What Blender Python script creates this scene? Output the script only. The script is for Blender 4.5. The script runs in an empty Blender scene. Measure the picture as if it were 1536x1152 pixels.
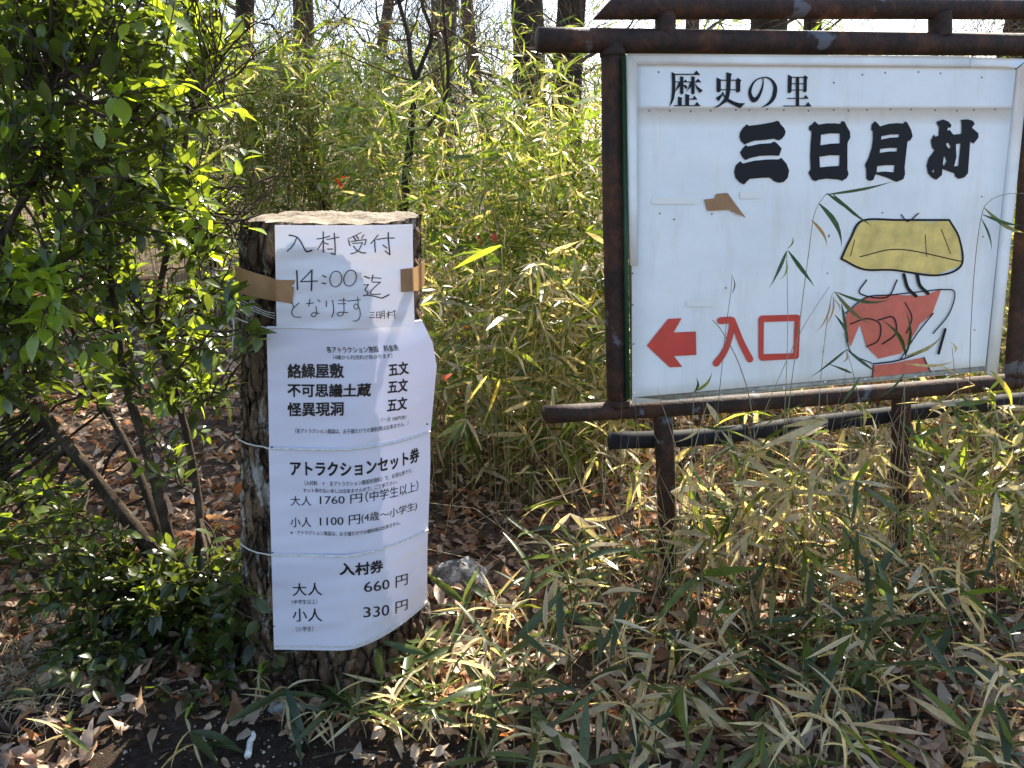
import bpy, math, random
import numpy as np
from mathutils import Vector, Matrix
from mathutils.geometry import tessellate_polygon

random.seed(7)
rng = np.random.default_rng(7)
R = math.radians

# ------------------------------------------------------------------ camera
scene = bpy.context.scene
col = scene.collection
PITCH = 16.5
FPX, CX, CY, CAMZ = 1154.0, 768.0, 576.0, 1.5
cam_d = bpy.data.cameras.new('camera')
cam_d.sensor_width = 36.0
cam_d.lens = 36.0 * FPX / 1536.0
cam_d.clip_start = 0.05
cam_d.clip_end = 2000
cam = bpy.data.objects.new('camera', cam_d)
cam.location = (0, 0, CAMZ)
cam.rotation_euler = (R(90 - PITCH), 0, 0)
col.objects.link(cam)
scene.camera = cam

# ------------------------------------------------------------------ light
SUN_EL, SUN_AZ = 43.0, 22.0          # azimuth: degrees right of straight ahead (+Y)
world = bpy.data.worlds.new('World')
scene.world = world
world.use_nodes = True
wn = world.node_tree.nodes
wl = world.node_tree.links
bg = wn['Background']
sky = wn.new('ShaderNodeTexSky')
sky.sky_type = 'NISHITA'
sky.sun_disc = False
sky.sun_elevation = R(SUN_EL)
sky.sun_rotation = R(SUN_AZ)
sky.air_density = 1.0
sky.dust_density = 1.6
wl.new(sky.outputs[0], bg.inputs['Color'])
bg.inputs['Strength'].default_value = 0.105
sun_d = bpy.data.lights.new('sun', 'SUN')
sun_d.energy = 5.0
sun_d.angle = R(0.53)
sun_d.color = (1.0, 0.92, 0.78)
sun = bpy.data.objects.new('sun', sun_d)
col.objects.link(sun)
sdir = Vector((math.sin(R(SUN_AZ)) * math.cos(R(SUN_EL)), math.cos(R(SUN_AZ)) * math.cos(R(SUN_EL)), math.sin(R(SUN_EL))))
sun.rotation_euler = sdir.to_track_quat('Z', 'Y').to_euler()
sun.location = sdir * 30
scene.view_settings.view_transform = 'Standard'
scene.view_settings.look = 'None'
scene.view_settings.exposure = 1.98
scene.view_settings.gamma = 1.0
scene.view_settings.use_curve_mapping = False
scene.render.engine = 'CYCLES'
scene.cycles.max_bounces = 8
scene.cycles.transparent_max_bounces = 8
scene.cycles.sample_clamp_indirect = 6.0

# ------------------------------------------------------------------ measuring helpers
cp, sp = math.cos(R(PITCH)), math.sin(R(PITCH))
CAM = Vector((0, 0, CAMZ))

def ray(px, py):
    a, b = (px - CX) / FPX, -(py - CY) / FPX
    return Vector((a, cp + b * sp, -sp + b * cp))

def at_y(px, py, Y):
    d = ray(px, py)
    return CAM + d * (Y / d.y)

def project(P):
    P = np.asarray(P, float) - np.array([0, 0, CAMZ])
    z = P[..., 1] * cp - P[..., 2] * sp
    yy = P[..., 1] * sp + P[..., 2] * cp
    return CX + FPX * P[..., 0] / z, CY - FPX * yy / z, z

def gz(x, y):
    """height of the ground"""
    x = np.asarray(x, float); y = np.asarray(y, float)
    z = 0.025 * np.sin(x * 2.1 + 0.5) * np.cos(y * 1.7) + 0.012 * np.sin(x * 6.3 + y * 4.1)
    z = z + 0.13 * np.exp(-((x - 0.75) / 0.55) ** 2 - ((y - 2.85) / 0.4) ** 2)
    z = z + 0.05 * np.clip(y - 4.0, 0, 12)
    z = z + 0.05 * np.clip((-x - 1.2), 0, 1.2) * np.clip(2.2 - y, 0, 1)
    z = z - 0.035 * np.exp(-((x + 0.5) / 0.75) ** 4 - ((y - 1.4) / 0.32) ** 4)
    return z

def ground_at(px, py):
    d = ray(px, py)
    t = 1.5 / max(-d.z, 1e-3)
    for _ in range(12):
        P = CAM + d * t
        t = (CAMZ - float(gz(P.x, P.y))) / max(-d.z, 1e-3)
    return CAM + d * t

# ------------------------------------------------------------------ object helpers
def tag(o, label=None, cat=None, group=None, kind=None):
    if label: o['label'] = label
    if cat: o['category'] = cat
    if group: o['group'] = group
    if kind: o['kind'] = kind
    return o

def empty(name, loc, rz=0.0):
    o = bpy.data.objects.new(name, None)
    o.empty_display_size = 0.05
    o.location = loc
    o.rotation_euler = (0, 0, rz)
    col.objects.link(o)
    return o

def link(name, me, mat=None, parent=None, world_coords=True):
    if mat is not None and len(me.materials) == 0:
        me.materials.append(mat)
    o = bpy.data.objects.new(name, me)
    col.objects.link(o)
    if parent is not None:
        o.parent = parent
        if world_coords:      # mesh data are in world space while the parent stands at its base
            o.matrix_parent_inverse = (Matrix.Translation(parent.location) @ parent.rotation_euler.to_matrix().to_4x4()).inverted()
    return o

class Soup:
    """gathers geometry and links it as one mesh"""
    def __init__(s):
        s.V, s.L, s.T, s.C, s.n = [], [], [], [], 0
    def raw(s, V, F, tint=None):
        V = np.asarray(V, float)
        s.V.append(V)
        if isinstance(F, tuple):
            loops, tot = F
        else:
            loops = np.array([i for f in F for i in f], np.int64); tot = np.array([len(f) for f in F], np.int64)
        s.L.append(loops + s.n); s.T.append(tot)
        if tint is None: tint = (1, 1, 1)
        t = np.asarray(tint, float)
        s.C.append(np.broadcast_to(t, (len(V), 3)) if t.ndim == 1 else t)
        s.n += len(V)
    def inst(s, tpl, M, tints):
        """tpl = (V, loops, tot); M (m,3,4); tints (m,3)"""
        V, loops, tot = tpl[:3]
        m, n = len(M), len(V)
        if m == 0: return
        W = np.einsum('mij,nj->mni', M[:, :, :3], V) + M[:, None, :, 3]
        L = (loops[None, :] + (np.arange(m) * n)[:, None]).ravel()
        T = np.tile(tot, m)
        C = np.repeat(tints, n, axis=0)
        if len(tpl) > 3: C = C * np.tile(tpl[3], m)[:, None]
        s.raw(W.reshape(-1, 3), (L, T), C)
    def mesh(s, name, smooth=True):
        V = np.concatenate(s.V); L = np.concatenate(s.L); T = np.concatenate(s.T); C = np.concatenate(s.C)
        me = bpy.data.meshes.new(name)
        me.vertices.add(len(V)); me.vertices.foreach_set('co', V.astype(np.float32).ravel())
        me.loops.add(len(L)); me.loops.foreach_set('vertex_index', L.astype(np.int32))
        me.polygons.add(len(T))
        st = np.concatenate([[0], np.cumsum(T)[:-1]])
        me.polygons.foreach_set('loop_start', st.astype(np.int32))
        me.polygons.foreach_set('loop_total', T.astype(np.int32))
        if smooth: me.polygons.foreach_set('use_smooth', np.ones(len(T), bool))
        a = me.color_attributes.new('tint', 'FLOAT_COLOR', 'POINT')
        a.data.foreach_set('color', np.concatenate([C, np.ones((len(C), 1))], 1).astype(np.float32).ravel())
        me.update(calc_edges=True)
        me.validate()
        return me
    def build(s, name, mat, parent=None, smooth=True):
        return link(name, s.mesh(name, smooth), mat, parent)

def tube(s, P, r, sides=6, tint=None, cap=True, jit=0.0):
    P = np.asarray(P, float); n = len(P)
    r = np.broadcast_to(np.asarray(r, float), (n,))
    T = np.gradient(P, axis=0); T /= np.linalg.norm(T, axis=1)[:, None] + 1e-12
    ref = np.array([0.0, 0, 1]) if abs(T[:, 2].mean()) < 0.8 else np.array([1.0, 0, 0])
    A = np.cross(T, ref); A /= np.linalg.norm(A, axis=1)[:, None] + 1e-12
    B = np.cross(T, A)
    ang = np.arange(sides) * 2 * np.pi / sides
    rr = r[:, None] * (1 + (jit * rng.standard_normal((n, sides)) if jit else 0))
    V = P[:, None] + rr[..., None] * (np.cos(ang)[None, :, None] * A[:, None] + np.sin(ang)[None, :, None] * B[:, None])
    i, j = np.meshgrid(np.arange(n - 1), np.arange(sides), indexing='ij')
    a = i * sides + j; b = i * sides + (j + 1) % sides
    L = np.stack([a, b, b + sides, a + sides], -1).reshape(-1)
    Tt = np.full((n - 1) * sides, 4)
    if cap:
        L = np.concatenate([L, np.arange(sides)[::-1], (n - 1) * sides + np.arange(sides)])
        Tt = np.concatenate([Tt, [sides, sides]])
    s.raw(V.reshape(-1, 3), (L, Tt), tint)

def smooth_path(pts, n=24):
    """Catmull-Rom through points"""
    P = np.asarray(pts, float)
    if len(P) < 3:
        t = np.linspace(0, 1, n)[:, None]
        return P[0] * (1 - t) + P[-1] * t
    Q = np.vstack([2 * P[0] - P[1], P, 2 * P[-1] - P[-2]])
    out = []
    for u in np.linspace(0, len(P) - 1 - 1e-9, n):
        k = int(u); t = u - k
        p0, p1, p2, p3 = Q[k], Q[k + 1], Q[k + 2], Q[k + 3]
        out.append(0.5 * (2 * p1 + (p2 - p0) * t + (2 * p0 - 5 * p1 + 4 * p2 - p3) * t * t + (3 * p1 - p0 - 3 * p2 + p3) * t ** 3))
    return np.array(out)

def box_mb(s, c, size, axes=None, tint=None):
    c = np.asarray(c, float)
    A = np.eye(3) if axes is None else np.asarray(axes, float)
    V = [c + A.T @ (np.array([x, y, z]) * np.array(size) / 2) for x in (-1, 1) for y in (-1, 1) for z in (-1, 1)]
    F = [(0, 1, 3, 2), (4, 6, 7, 5), (0, 4, 5, 1), (2, 3, 7, 6), (0, 2, 6, 4), (1, 5, 7, 3)]
    s.raw(V, F, tint)

# ------------------------------------------------------------------ materials
def new_mat(name):
    m = bpy.data.materials.new(name); m.use_nodes = True
    nt = m.node_tree
    return m, nt, nt.nodes, nt.links, nt.nodes['Principled BSDF']

def noise(nt, scale, detail=4, rough=0.55, coord='Object', vec=None, stretch=None):
    n = nt.nodes.new('ShaderNodeTexNoise'); n.inputs['Scale'].default_value = scale
    n.inputs['Detail'].default_value = detail; n.inputs['Roughness'].default_value = rough
    if vec is None:
        tc = nt.nodes.new('ShaderNodeTexCoord'); vec = tc.outputs[coord]
    if stretch:
        mp = nt.nodes.new('ShaderNodeMapping'); mp.inputs['Scale'].default_value = stretch
        nt.links.new(vec, mp.inputs['Vector']); vec = mp.outputs[0]
    nt.links.new(vec, n.inputs['Vector'])
    return n.outputs['Fac']

def ramp(nt, fac, stops):
    r = nt.nodes.new('ShaderNodeValToRGB'); e = r.color_ramp.elements
    while len(e) < len(stops): e.new(0.5)
    for k, (p, c) in enumerate(stops):
        e[k].position = p; e[k].color = (*c, 1) if len(c) == 3 else c
    nt.links.new(fac, r.inputs[0])
    return r.outputs[0]

def mixc(nt, fac, a, b, mode='MIX'):
    m = nt.nodes.new('ShaderNodeMix'); m.data_type = 'RGBA'; m.blend_type = mode
    for k, v in ((0, fac), (6, a), (7, b)):
        if hasattr(v, 'links'): nt.links.new(v, m.inputs[k])
        elif k == 0: m.inputs[0].default_value = v
        else: m.inputs[k].default_value = (*v, 1)
    return m.outputs[2]

def bump(nt, b, height, strength=0.5, dist=0.01):
    n = nt.nodes.new('ShaderNodeBump'); n.inputs['Strength'].default_value = strength
    n.inputs['Distance'].default_value = dist
    nt.links.new(height, n.inputs['Height']); nt.links.new(n.outputs[0], b.inputs['Normal'])
    return n

def leaf_mat(name, transl=0.45, rough=0.45, tcol=(1.7, 1.6, 0.5), spec=0.5, nscale=40, spots=None):
    m, nt, N, L, b = new_mat(name)
    at = N.new('ShaderNodeAttribute'); at.attribute_name = 'tint'
    oi = N.new('ShaderNodeObjectInfo')
    nz = noise(nt, nscale, 3)
    c = mixc(nt, 1.0, at.outputs['Color'], ramp(nt, nz, [(0.3, (0.72, 0.72, 0.72)), (0.75, (1.25, 1.25, 1.2))]), 'MULTIPLY')
    if spots:
        c = mixc(nt, ramp(nt, noise(nt, nscale * 0.6, 5, 0.7), [(0.6, (0, 0, 0)), (0.68, (1, 1, 1))]), c, mixc(nt, 1.0, c, spots, 'MULTIPLY'))
    L.new(c, b.inputs['Base Color'])
    b.inputs['Roughness'].default_value = rough
    b.inputs['Specular IOR Level'].default_value = spec
    tr = N.new('ShaderNodeBsdfTranslucent')
    L.new(mixc(nt, 1.0, c, tcol, 'MULTIPLY'), tr.inputs['Color'])
    mx = N.new('ShaderNodeMixShader'); mx.inputs[0].default_value = transl
    L.new(b.outputs[0], mx.inputs[1]); L.new(tr.outputs[0], mx.inputs[2])
    L.new(mx.outputs[0], N['Material Output'].inputs['Surface'])
    return m

M_bamboo = leaf_mat('bamboo_leaf', 0.5, 0.33, (1.75, 1.65, 0.85), 0.6)
M_shrubleaf = leaf_mat('evergreen_leaf', 0.42, 0.27, (2.8, 2.5, 0.7), 0.8)
M_fallen = leaf_mat('fallen_leaf', 0.3, 0.5, (1.5, 1.1, 0.7), 0.35, 60, (0.55, 0.5, 0.45))
M_straw = leaf_mat('dry_stalk', 0.15, 0.6, (1.1, 1.0, 0.8), 0.3)

def wood_mat(name, c1, c2, c3, scale=14, stretch=(1, 1, 0.25), lichen=None, b_str=0.8, bdist=0.02):
    m, nt, N, L, b = new_mat(name)
    n1 = noise(nt, scale, 6, 0.65, stretch=stretch)
    n2 = noise(nt, scale * 5, 5, 0.7, stretch=stretch)
    c = ramp(nt, n1, [(0.3, c1), (0.52, c2), (0.72, c3)])
    c = mixc(nt, 0.6, c, ramp(nt, n2, [(0.3, (0.45, 0.45, 0.45)), (0.7, (1.4, 1.4, 1.4))]), 'MULTIPLY')
    if lichen:
        lm = noise(nt, lichen[0], 6, 0.75, stretch=lichen[3] if len(lichen) > 3 else None)
        c = mixc(nt, ramp(nt, lm, [(lichen[1], (0, 0, 0)), (lichen[1] + 0.05, (1, 1, 1))]), c, lichen[2])
    L.new(c, b.inputs['Base Color']); b.inputs['Roughness'].default_value = 0.9
    b.inputs['Specular IOR Level'].default_value = 0.2
    mm = N.new('ShaderNodeMath'); mm.operation = 'ADD'
    L.new(n1, mm.inputs[0]); L.new(n2, mm.inputs[1])
    bump(nt, b, mm.outputs[0], b_str, bdist)
    return m

def bark_mat():
    m, nt, N, L, b = new_mat('stump_bark')
    tc = N.new('ShaderNodeTexCoord'); mp = N.new('ShaderNodeMapping'); mp.inputs['Scale'].default_value = (1, 1, 0.38)
    L.new(tc.outputs['Object'], mp.inputs['Vector'])
    wn_ = N.new('ShaderNodeTexNoise'); wn_.inputs['Scale'].default_value = 9; wn_.inputs['Detail'].default_value = 5
    L.new(mp.outputs[0], wn_.inputs['Vector'])
    ad = N.new('ShaderNodeVectorMath'); ad.operation = 'MULTIPLY_ADD'; ad.inputs[1].default_value = (.07, .07, .07)
    L.new(wn_.outputs['Color'], ad.inputs[0]); L.new(mp.outputs[0], ad.inputs[2])
    vo = N.new('ShaderNodeTexVoronoi'); vo.feature = 'DISTANCE_TO_EDGE'; vo.inputs['Scale'].default_value = 21
    L.new(ad.outputs[0], vo.inputs['Vector'])
    vc = N.new('ShaderNodeTexVoronoi'); vc.inputs['Scale'].default_value = 21
    L.new(ad.outputs[0], vc.inputs['Vector'])
    n2 = noise(nt, 70, 6, 0.75, stretch=(1, 1, .4))
    plate = mixc(nt, vc.outputs['Color'], (0.05, 0.031, 0.019), (0.21, 0.14, 0.085))
    c = mixc(nt, ramp(nt, vo.outputs[0], [(0.0, (0, 0, 0)), (0.12, (1, 1, 1))]), (0.012, 0.007, 0.005), plate)
    c = mixc(nt, .8, c, ramp(nt, n2, [(0.3, (.35, .33, .3)), (0.7, (1.7, 1.65, 1.6))]), 'MULTIPLY')
    lm = noise(nt, 8, 7, 0.8, stretch=(1, 1, .35))
    c = mixc(nt, ramp(nt, lm, [(.54, (0, 0, 0)), (.60, (.85, .85, .85))]), c, (.45, .42, .37))
    L.new(c, b.inputs['Base Color']); b.inputs['Roughness'].default_value = .92; b.inputs['Specular IOR Level'].default_value = .15
    mm = N.new('ShaderNodeMath'); mm.operation = 'MULTIPLY_ADD'; mm.inputs[1].default_value = .35
    L.new(n2, mm.inputs[0])
    cl = N.new('ShaderNodeMath'); cl.operation = 'MINIMUM'; cl.inputs[1].default_value = .2; L.new(vo.outputs[0], cl.inputs[0])
    sc_ = N.new('ShaderNodeMath'); sc_.operation = 'MULTIPLY'; sc_.inputs[1].default_value = 5; L.new(cl.outputs[0], sc_.inputs[0])
    L.new(sc_.outputs[0], mm.inputs[2])
    bump(nt, b, mm.outputs[0], 1.0, .02)
    return m
M_bark = bark_mat()
M_cutwood = wood_mat('cut_wood', (0.10, 0.08, 0.06), (0.2, 0.165, 0.125), (0.34, 0.30, 0.24), 25, (1, 1, 1), None, 0.6, 0.01)
M_treebark = wood_mat('tree_bark', (0.02, 0.014, 0.01), (0.05, 0.036, 0.025), (0.1, 0.075, 0.055), 10, (1, 1, 0.25))
M_twig = wood_mat('twig_bark', (0.07, 0.045, 0.03), (0.13, 0.09, 0.06), (0.22, 0.16, 0.11), 20, (1, 1, 0.4), None, 0.3)
M_stem = wood_mat('shrub_stem', (0.03, 0.022, 0.016), (0.075, 0.055, 0.04), (0.15, 0.115, 0.085), 30, (1, 1, 0.5), (14, 0.66, (0.28, 0.27, 0.22)), 0.6)
M_rock = wood_mat('lichen_rock', (0.09, 0.08, 0.065), (0.3, 0.29, 0.26), (0.6, 0.59, 0.56), 22, (1, 1, 1), (14, 0.47, (0.66, 0.66, 0.64)), 1.0, 0.03)
M_whitewood = wood_mat('bleached_root', (0.45, 0.43, 0.38), (0.7, 0.69, 0.64), (0.8, 0.8, 0.77), 60, (1, 1, 1), None, 0.5, 0.004)

def rust_mat():
    m, nt, N, L, b = new_mat('rusty_pipe')
    n1 = noise(nt, 9, 7, 0.7)
    n2 = noise(nt, 60, 5, 0.7)
    c = ramp(nt, n1, [(0.34, (0.011, 0.009, 0.009)), (0.5, (0.026, 0.014, 0.010)), (0.62, (0.085, 0.032, 0.015)), (0.76, (0.2, 0.10, 0.06))])
    c = mixc(nt, ramp(nt, n2, [(0.4, (0, 0, 0)), (0.75, (0.7, 0.7, 0.7))]), c, (0.07, 0.032, 0.018))
    pl = noise(nt, 5, 5, 0.6)
    c = mixc(nt, ramp(nt, pl, [(0.62, (0, 0, 0)), (0.66, (0.8, 0.8, 0.8))]), c, (0.13, 0.135, 0.15))
    L.new(c, b.inputs['Base Color'])
    b.inputs['Roughness'].default_value = 0.7; b.inputs['Specular IOR Level'].default_value = .3
    bump(nt, b, n2, 0.6, 0.006)
    return m
M_rust = rust_mat()

def simple(name, c, rough=0.6, nz=None, spec=0.5, metal=0.0, transl=0):
    m, nt, N, L, b = new_mat(name)
    if nz:
        f = noise(nt, nz[0], 5, 0.6)
        cc = ramp(nt, f, [(0.3, tuple(x * (1 - nz[1]) for x in c)), (0.7, tuple(min(1, x * (1 + nz[1])) for x in c))])
        L.new(cc, b.inputs['Base Color'])
        bump(nt, b, f, 0.15, 0.003)
    else:
        b.inputs['Base Color'].default_value = (*c, 1)
    b.inputs['Roughness'].default_value = rough
    b.inputs['Specular IOR Level'].default_value = spec
    b.inputs['Metallic'].default_value = metal
    if transl:
        tr = N.new('ShaderNodeBsdfTranslucent'); tr.inputs['Color'].default_value = (*c, 1)
        mx = N.new('ShaderNodeMixShader'); mx.inputs[0].default_value = transl
        L.new(b.outputs[0], mx.inputs[1]); L.new(tr.outputs[0], mx.inputs[2])
        L.new(mx.outputs[0], N['Material Output'].inputs['Surface'])
    return m

def panel_mat():
    m, nt, N, L, b = new_mat('painted_board')
    n1 = noise(nt, 2.2, 6, 0.6, stretch=(1, 1, 2))
    n2 = noise(nt, 14, 6, 0.7, stretch=(1, 1, 0.15))
    c = ramp(nt, n1, [(0.3, (0.70, 0.72, 0.72)), (0.6, (0.80, 0.81, 0.80))])
    c = mixc(nt, ramp(nt, n2, [(0.5, (0, 0, 0)), (0.8, (0.5, 0.5, 0.5))]), c, (0.56, 0.53, 0.44))
    n3 = noise(nt, 45, 4, 0.7)
    c = mixc(nt, ramp(nt, n3, [(0.68, (0, 0, 0)), (0.78, (0.5, 0.5, 0.5))]), c, (0.42, 0.42, 0.38))
    L.new(c, b.inputs['Base Color']); b.inputs['Roughness'].default_value = 0.32
    bump(nt, b, n1, 0.2, 0.02)
    return m
M_board = panel_mat()
M_strip = simple('white_trim', (0.76, 0.77, 0.76), 0.4, (12, 0.08))
M_black = simple('black_lettering', (0.008, 0.008, 0.011), 0.5, None, 0.2)
M_red = simple('red_lettering', (0.55, 0.045, 0.03), 0.4, (20, 0.12))
M_ink = simple('marker_ink', (0.02, 0.02, 0.035), 0.5)
M_print = simple('printed_ink', (0.015, 0.013, 0.013), 0.3)
M_yellow = simple('yellow_paint', (0.68, 0.50, 0.14), 0.5, (16, 0.25))
M_orange = simple('faded_red_paint', (0.60, 0.13, 0.08), 0.5, (16, 0.12))
M_greenangle = simple('green_angle_iron', (0.01, 0.06, 0.03), 0.5, (20, 0.3))
M_olive = simple('board_edge', (0.25, 0.24, 0.14), 0.7, (20, 0.3))
M_screw = simple('grey_screw', (0.2, 0.2, 0.2), 0.4, None, 0.5, 0.6)
M_tape = simple('brown_packing_tape', (0.40, 0.22, 0.10), 0.45, (50, 0.12), 0.4, 0, 0.25)
M_residue = simple('tape_residue', (0.75, 0.75, 0.69), 0.5)
M_lam = simple('laminated_sheet', (0.78, 0.76, 0.85), 0.2, None, 0.5, 0, 0.22)
M_paper = simple('plastic_sleeve_paper', (0.81, 0.79, 0.82), 0.3, None, 0.45, 0, 0.25)
M_twine = simple('white_twine', (0.62, 0.60, 0.52), 0.7, (80, 0.25))
M_blackpipe = simple('black_pipe', (0.016, 0.015, 0.016), 0.8, (18, 0.6), 0.25)
M_redtag = simple('red_leaf_tip', (0.5, 0.03, 0.04), 0.5)

def ground_mat():
    m, nt, N, L, b = new_mat('soil_and_litter')
    tc = N.new('ShaderNodeTexCoord')
    n1 = noise(nt, 3, 6, 0.6); n2 = noise(nt, 40, 7, 0.7); n3 = noise(nt, 220, 4, 0.7)
    c = ramp(nt, n2, [(0.3, (0.045, 0.032, 0.023)), (0.5, (0.12, 0.084, 0.058)), (0.7, (0.26, 0.19, 0.135))])
    c = mixc(nt, ramp(nt, n1, [(0.4, (0, 0, 0)), (0.6, (0.6, 0.6, 0.6))]), c, (0.17, 0.12, 0.078))
    c = mixc(nt, ramp(nt, n3, [(0.62, (0, 0, 0)), (0.72, (0.8, 0.8, 0.8))]), c, (0.32, 0.29, 0.25))
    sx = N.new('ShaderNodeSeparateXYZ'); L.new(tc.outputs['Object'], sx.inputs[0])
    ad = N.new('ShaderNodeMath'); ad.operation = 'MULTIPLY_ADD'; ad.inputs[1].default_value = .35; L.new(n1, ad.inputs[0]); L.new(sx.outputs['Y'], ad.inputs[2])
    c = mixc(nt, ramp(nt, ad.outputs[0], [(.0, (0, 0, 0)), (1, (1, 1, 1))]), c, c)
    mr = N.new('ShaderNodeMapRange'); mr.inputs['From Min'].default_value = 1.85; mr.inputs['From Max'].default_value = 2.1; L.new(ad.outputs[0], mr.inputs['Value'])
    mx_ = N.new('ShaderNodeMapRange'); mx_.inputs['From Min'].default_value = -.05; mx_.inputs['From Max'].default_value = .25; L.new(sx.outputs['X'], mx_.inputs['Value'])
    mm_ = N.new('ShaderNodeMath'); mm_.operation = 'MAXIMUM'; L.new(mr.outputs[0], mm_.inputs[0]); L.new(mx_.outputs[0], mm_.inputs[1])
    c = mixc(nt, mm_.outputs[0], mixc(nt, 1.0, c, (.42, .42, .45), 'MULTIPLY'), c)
    L.new(c, b.inputs['Base Color']); b.inputs['Roughness'].default_value = 0.95
    b.inputs['Specular IOR Level'].default_value = 0.1
    mm = N.new('ShaderNodeMath'); mm.operation = 'ADD'
    L.new(n2, mm.inputs[0]); L.new(n3, mm.inputs[1])
    bump(nt, b, mm.outputs[0], 1.0, 0.02)
    return m
M_ground = ground_mat()

# ------------------------------------------------------------------ ground
def axis(parts):
    return np.unique(np.concatenate([np.linspace(a, b, n) for a, b, n in parts]))
gx = axis([(-400, -20, 12), (-20, -3, 30), (-3, 3.5, 200), (3.5, 20, 30), (20, 400, 12)])
gy = axis([(-60, 0.6, 20), (0.6, 5, 180), (5, 16, 40), (16, 600, 20)])
X, Y = np.meshgrid(gx, gy, indexing='ij')
Z = gz(X, Y)
near = (np.abs(X) < 4) & (Y < 6)
Z = Z + near * 0.006 * (np.sin(X * 47 + 3 * np.sin(Y * 31)) * np.cos(Y * 53 + X * 11))
s = Soup()
nx, ny = X.shape
i, j = np.meshgrid(np.arange(nx - 1), np.arange(ny - 1), indexing='ij')
a = i * ny + j
s.raw(np.stack([X, Y, Z], -1).reshape(-1, 3), (np.stack([a, a + ny, a + ny + 1, a + 1], -1).reshape(-1), np.full((nx - 1) * (ny - 1), 4)))
ground = s.build('ground', M_ground)
tag(ground, kind='structure')

# ------------------------------------------------------------------ leaf templates
def leaf_tpl(L=1.0, W=0.1, prof=(0.15, 0.8, 1.0, 0.8, 0.45), droop=0.25, fold=0.3, twist=0.0, curl=0.0, base=0.0):
    """leaf along +X, three vertices per station, tip closed"""
    n = len(prof)
    V = []
    for k, w in enumerate(prof):
        t = k / n
        x = base + L * t; z = -droop * L * t * t + 0.0
        hw = W * 0.5 * w
        tw = twist * t
        lift = fold * hw + curl * hw
        for sgn in (-1, 0, 1):
            yy = sgn * hw; zz = abs(sgn) * lift
            V.append((x, yy * math.cos(tw) - zz * math.sin(tw), z + yy * math.sin(tw) + zz * math.cos(tw)))
    V.append((base + L, 0, -droop * L))
    F = []
    for k in range(n - 1):
        for q in (0, 1):
            a = k * 3 + q
            F.append((a, a + 3, a + 4, a + 1))
    l = (n - 1) * 3
    F += [(l, l + 3, l + 1), (l + 1, l + 3, l + 2)]
    loops = np.array([i for f in F for i in f]); tot = np.array([len(f) for f in F])
    return (np.array(V, float), loops, tot)

def strip_tpl(L=1.0, W=0.1, droop=0.25, twist=0.0, prof=(0.35, 1.0, 0.75)):
    n = len(prof); V = []
    for k, w in enumerate(prof):
        t = k / n
        for sgn in (-1, 1):
            y = sgn * W * 0.5 * w; tw = twist * t
            V.append((L * t, y * math.cos(tw), -droop * L * t * t + y * math.sin(tw)))
    V.append((L, 0, -droop * L))
    F = [(2 * k, 2 * k + 2, 2 * k + 3, 2 * k + 1) for k in range(n - 1)] + [(2 * n - 2, 2 * n, 2 * n - 1)]
    return (np.array(V, float), np.array([i for f in F for i in f]), np.array([len(f) for f in F]))

def frames(D, up=None, roll=None, pos=None, scale=1.0):
    """(m,3,4) matrices: local X along D"""
    D = D / (np.linalg.norm(D, axis=1)[:, None] + 1e-12)
    m = len(D)
    if up is None: up = np.tile(np.array([0, 0, 1.0]), (m, 1))
    Yv = np.cross(up, D); Yv /= np.linalg.norm(Yv, axis=1)[:, None] + 1e-9
    Zv = np.cross(D, Yv)
    if roll is not None:
        c, sn = np.cos(roll)[:, None], np.sin(roll)[:, None]
        Yv, Zv = c * Yv + sn * Zv, -sn * Yv + c * Zv
    M = np.zeros((m, 3, 4))
    sc = np.broadcast_to(np.asarray(scale, float), (m,))[:, None]
    M[:, :, 0] = D * sc; M[:, :, 1] = Yv * sc; M[:, :, 2] = Zv * sc
    if pos is not None: M[:, :, 3] = pos
    return M

def to4(M):
    return Matrix([list(M[0]), list(M[1]), list(M[2]), [0, 0, 0, 1]])

def tpl_mesh(name, tpl, tint, mat):
    s = Soup(); V, loops, tot = tpl[:3]
    s.raw(V, (loops, tot), tint)
    me = s.mesh(name); me.materials.append(mat)
    return me

# ------------------------------------------------------------------ tree stump
ZT = 1.342
def st_axis(z):
    t = np.asarray(z) / ZT
    return -0.572 + 0.083 * t, 2.15 - 0.015 * t
def st_rad(z):
    t = np.clip(np.asarray(z) / ZT, 0, 1)
    return 0.292 - 0.045 * t + 0.024 * np.exp(-t * 9)

stump = empty('stump_post', (-0.572, 2.15, 0))
tag(stump, 'cut tree stump used as a post, with cracked bark and white lichen, behind the notices', 'stump')
nt_, nz_ = 220, 150
th = np.linspace(0, 2 * np.pi, nt_, endpoint=False)
zz = np.linspace(-0.12, ZT, nz_)
TH, ZZ = np.meshgrid(th, zz, indexing='ij')
ax_, ay_ = st_axis(ZZ)
rad = st_rad(ZZ)
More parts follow.
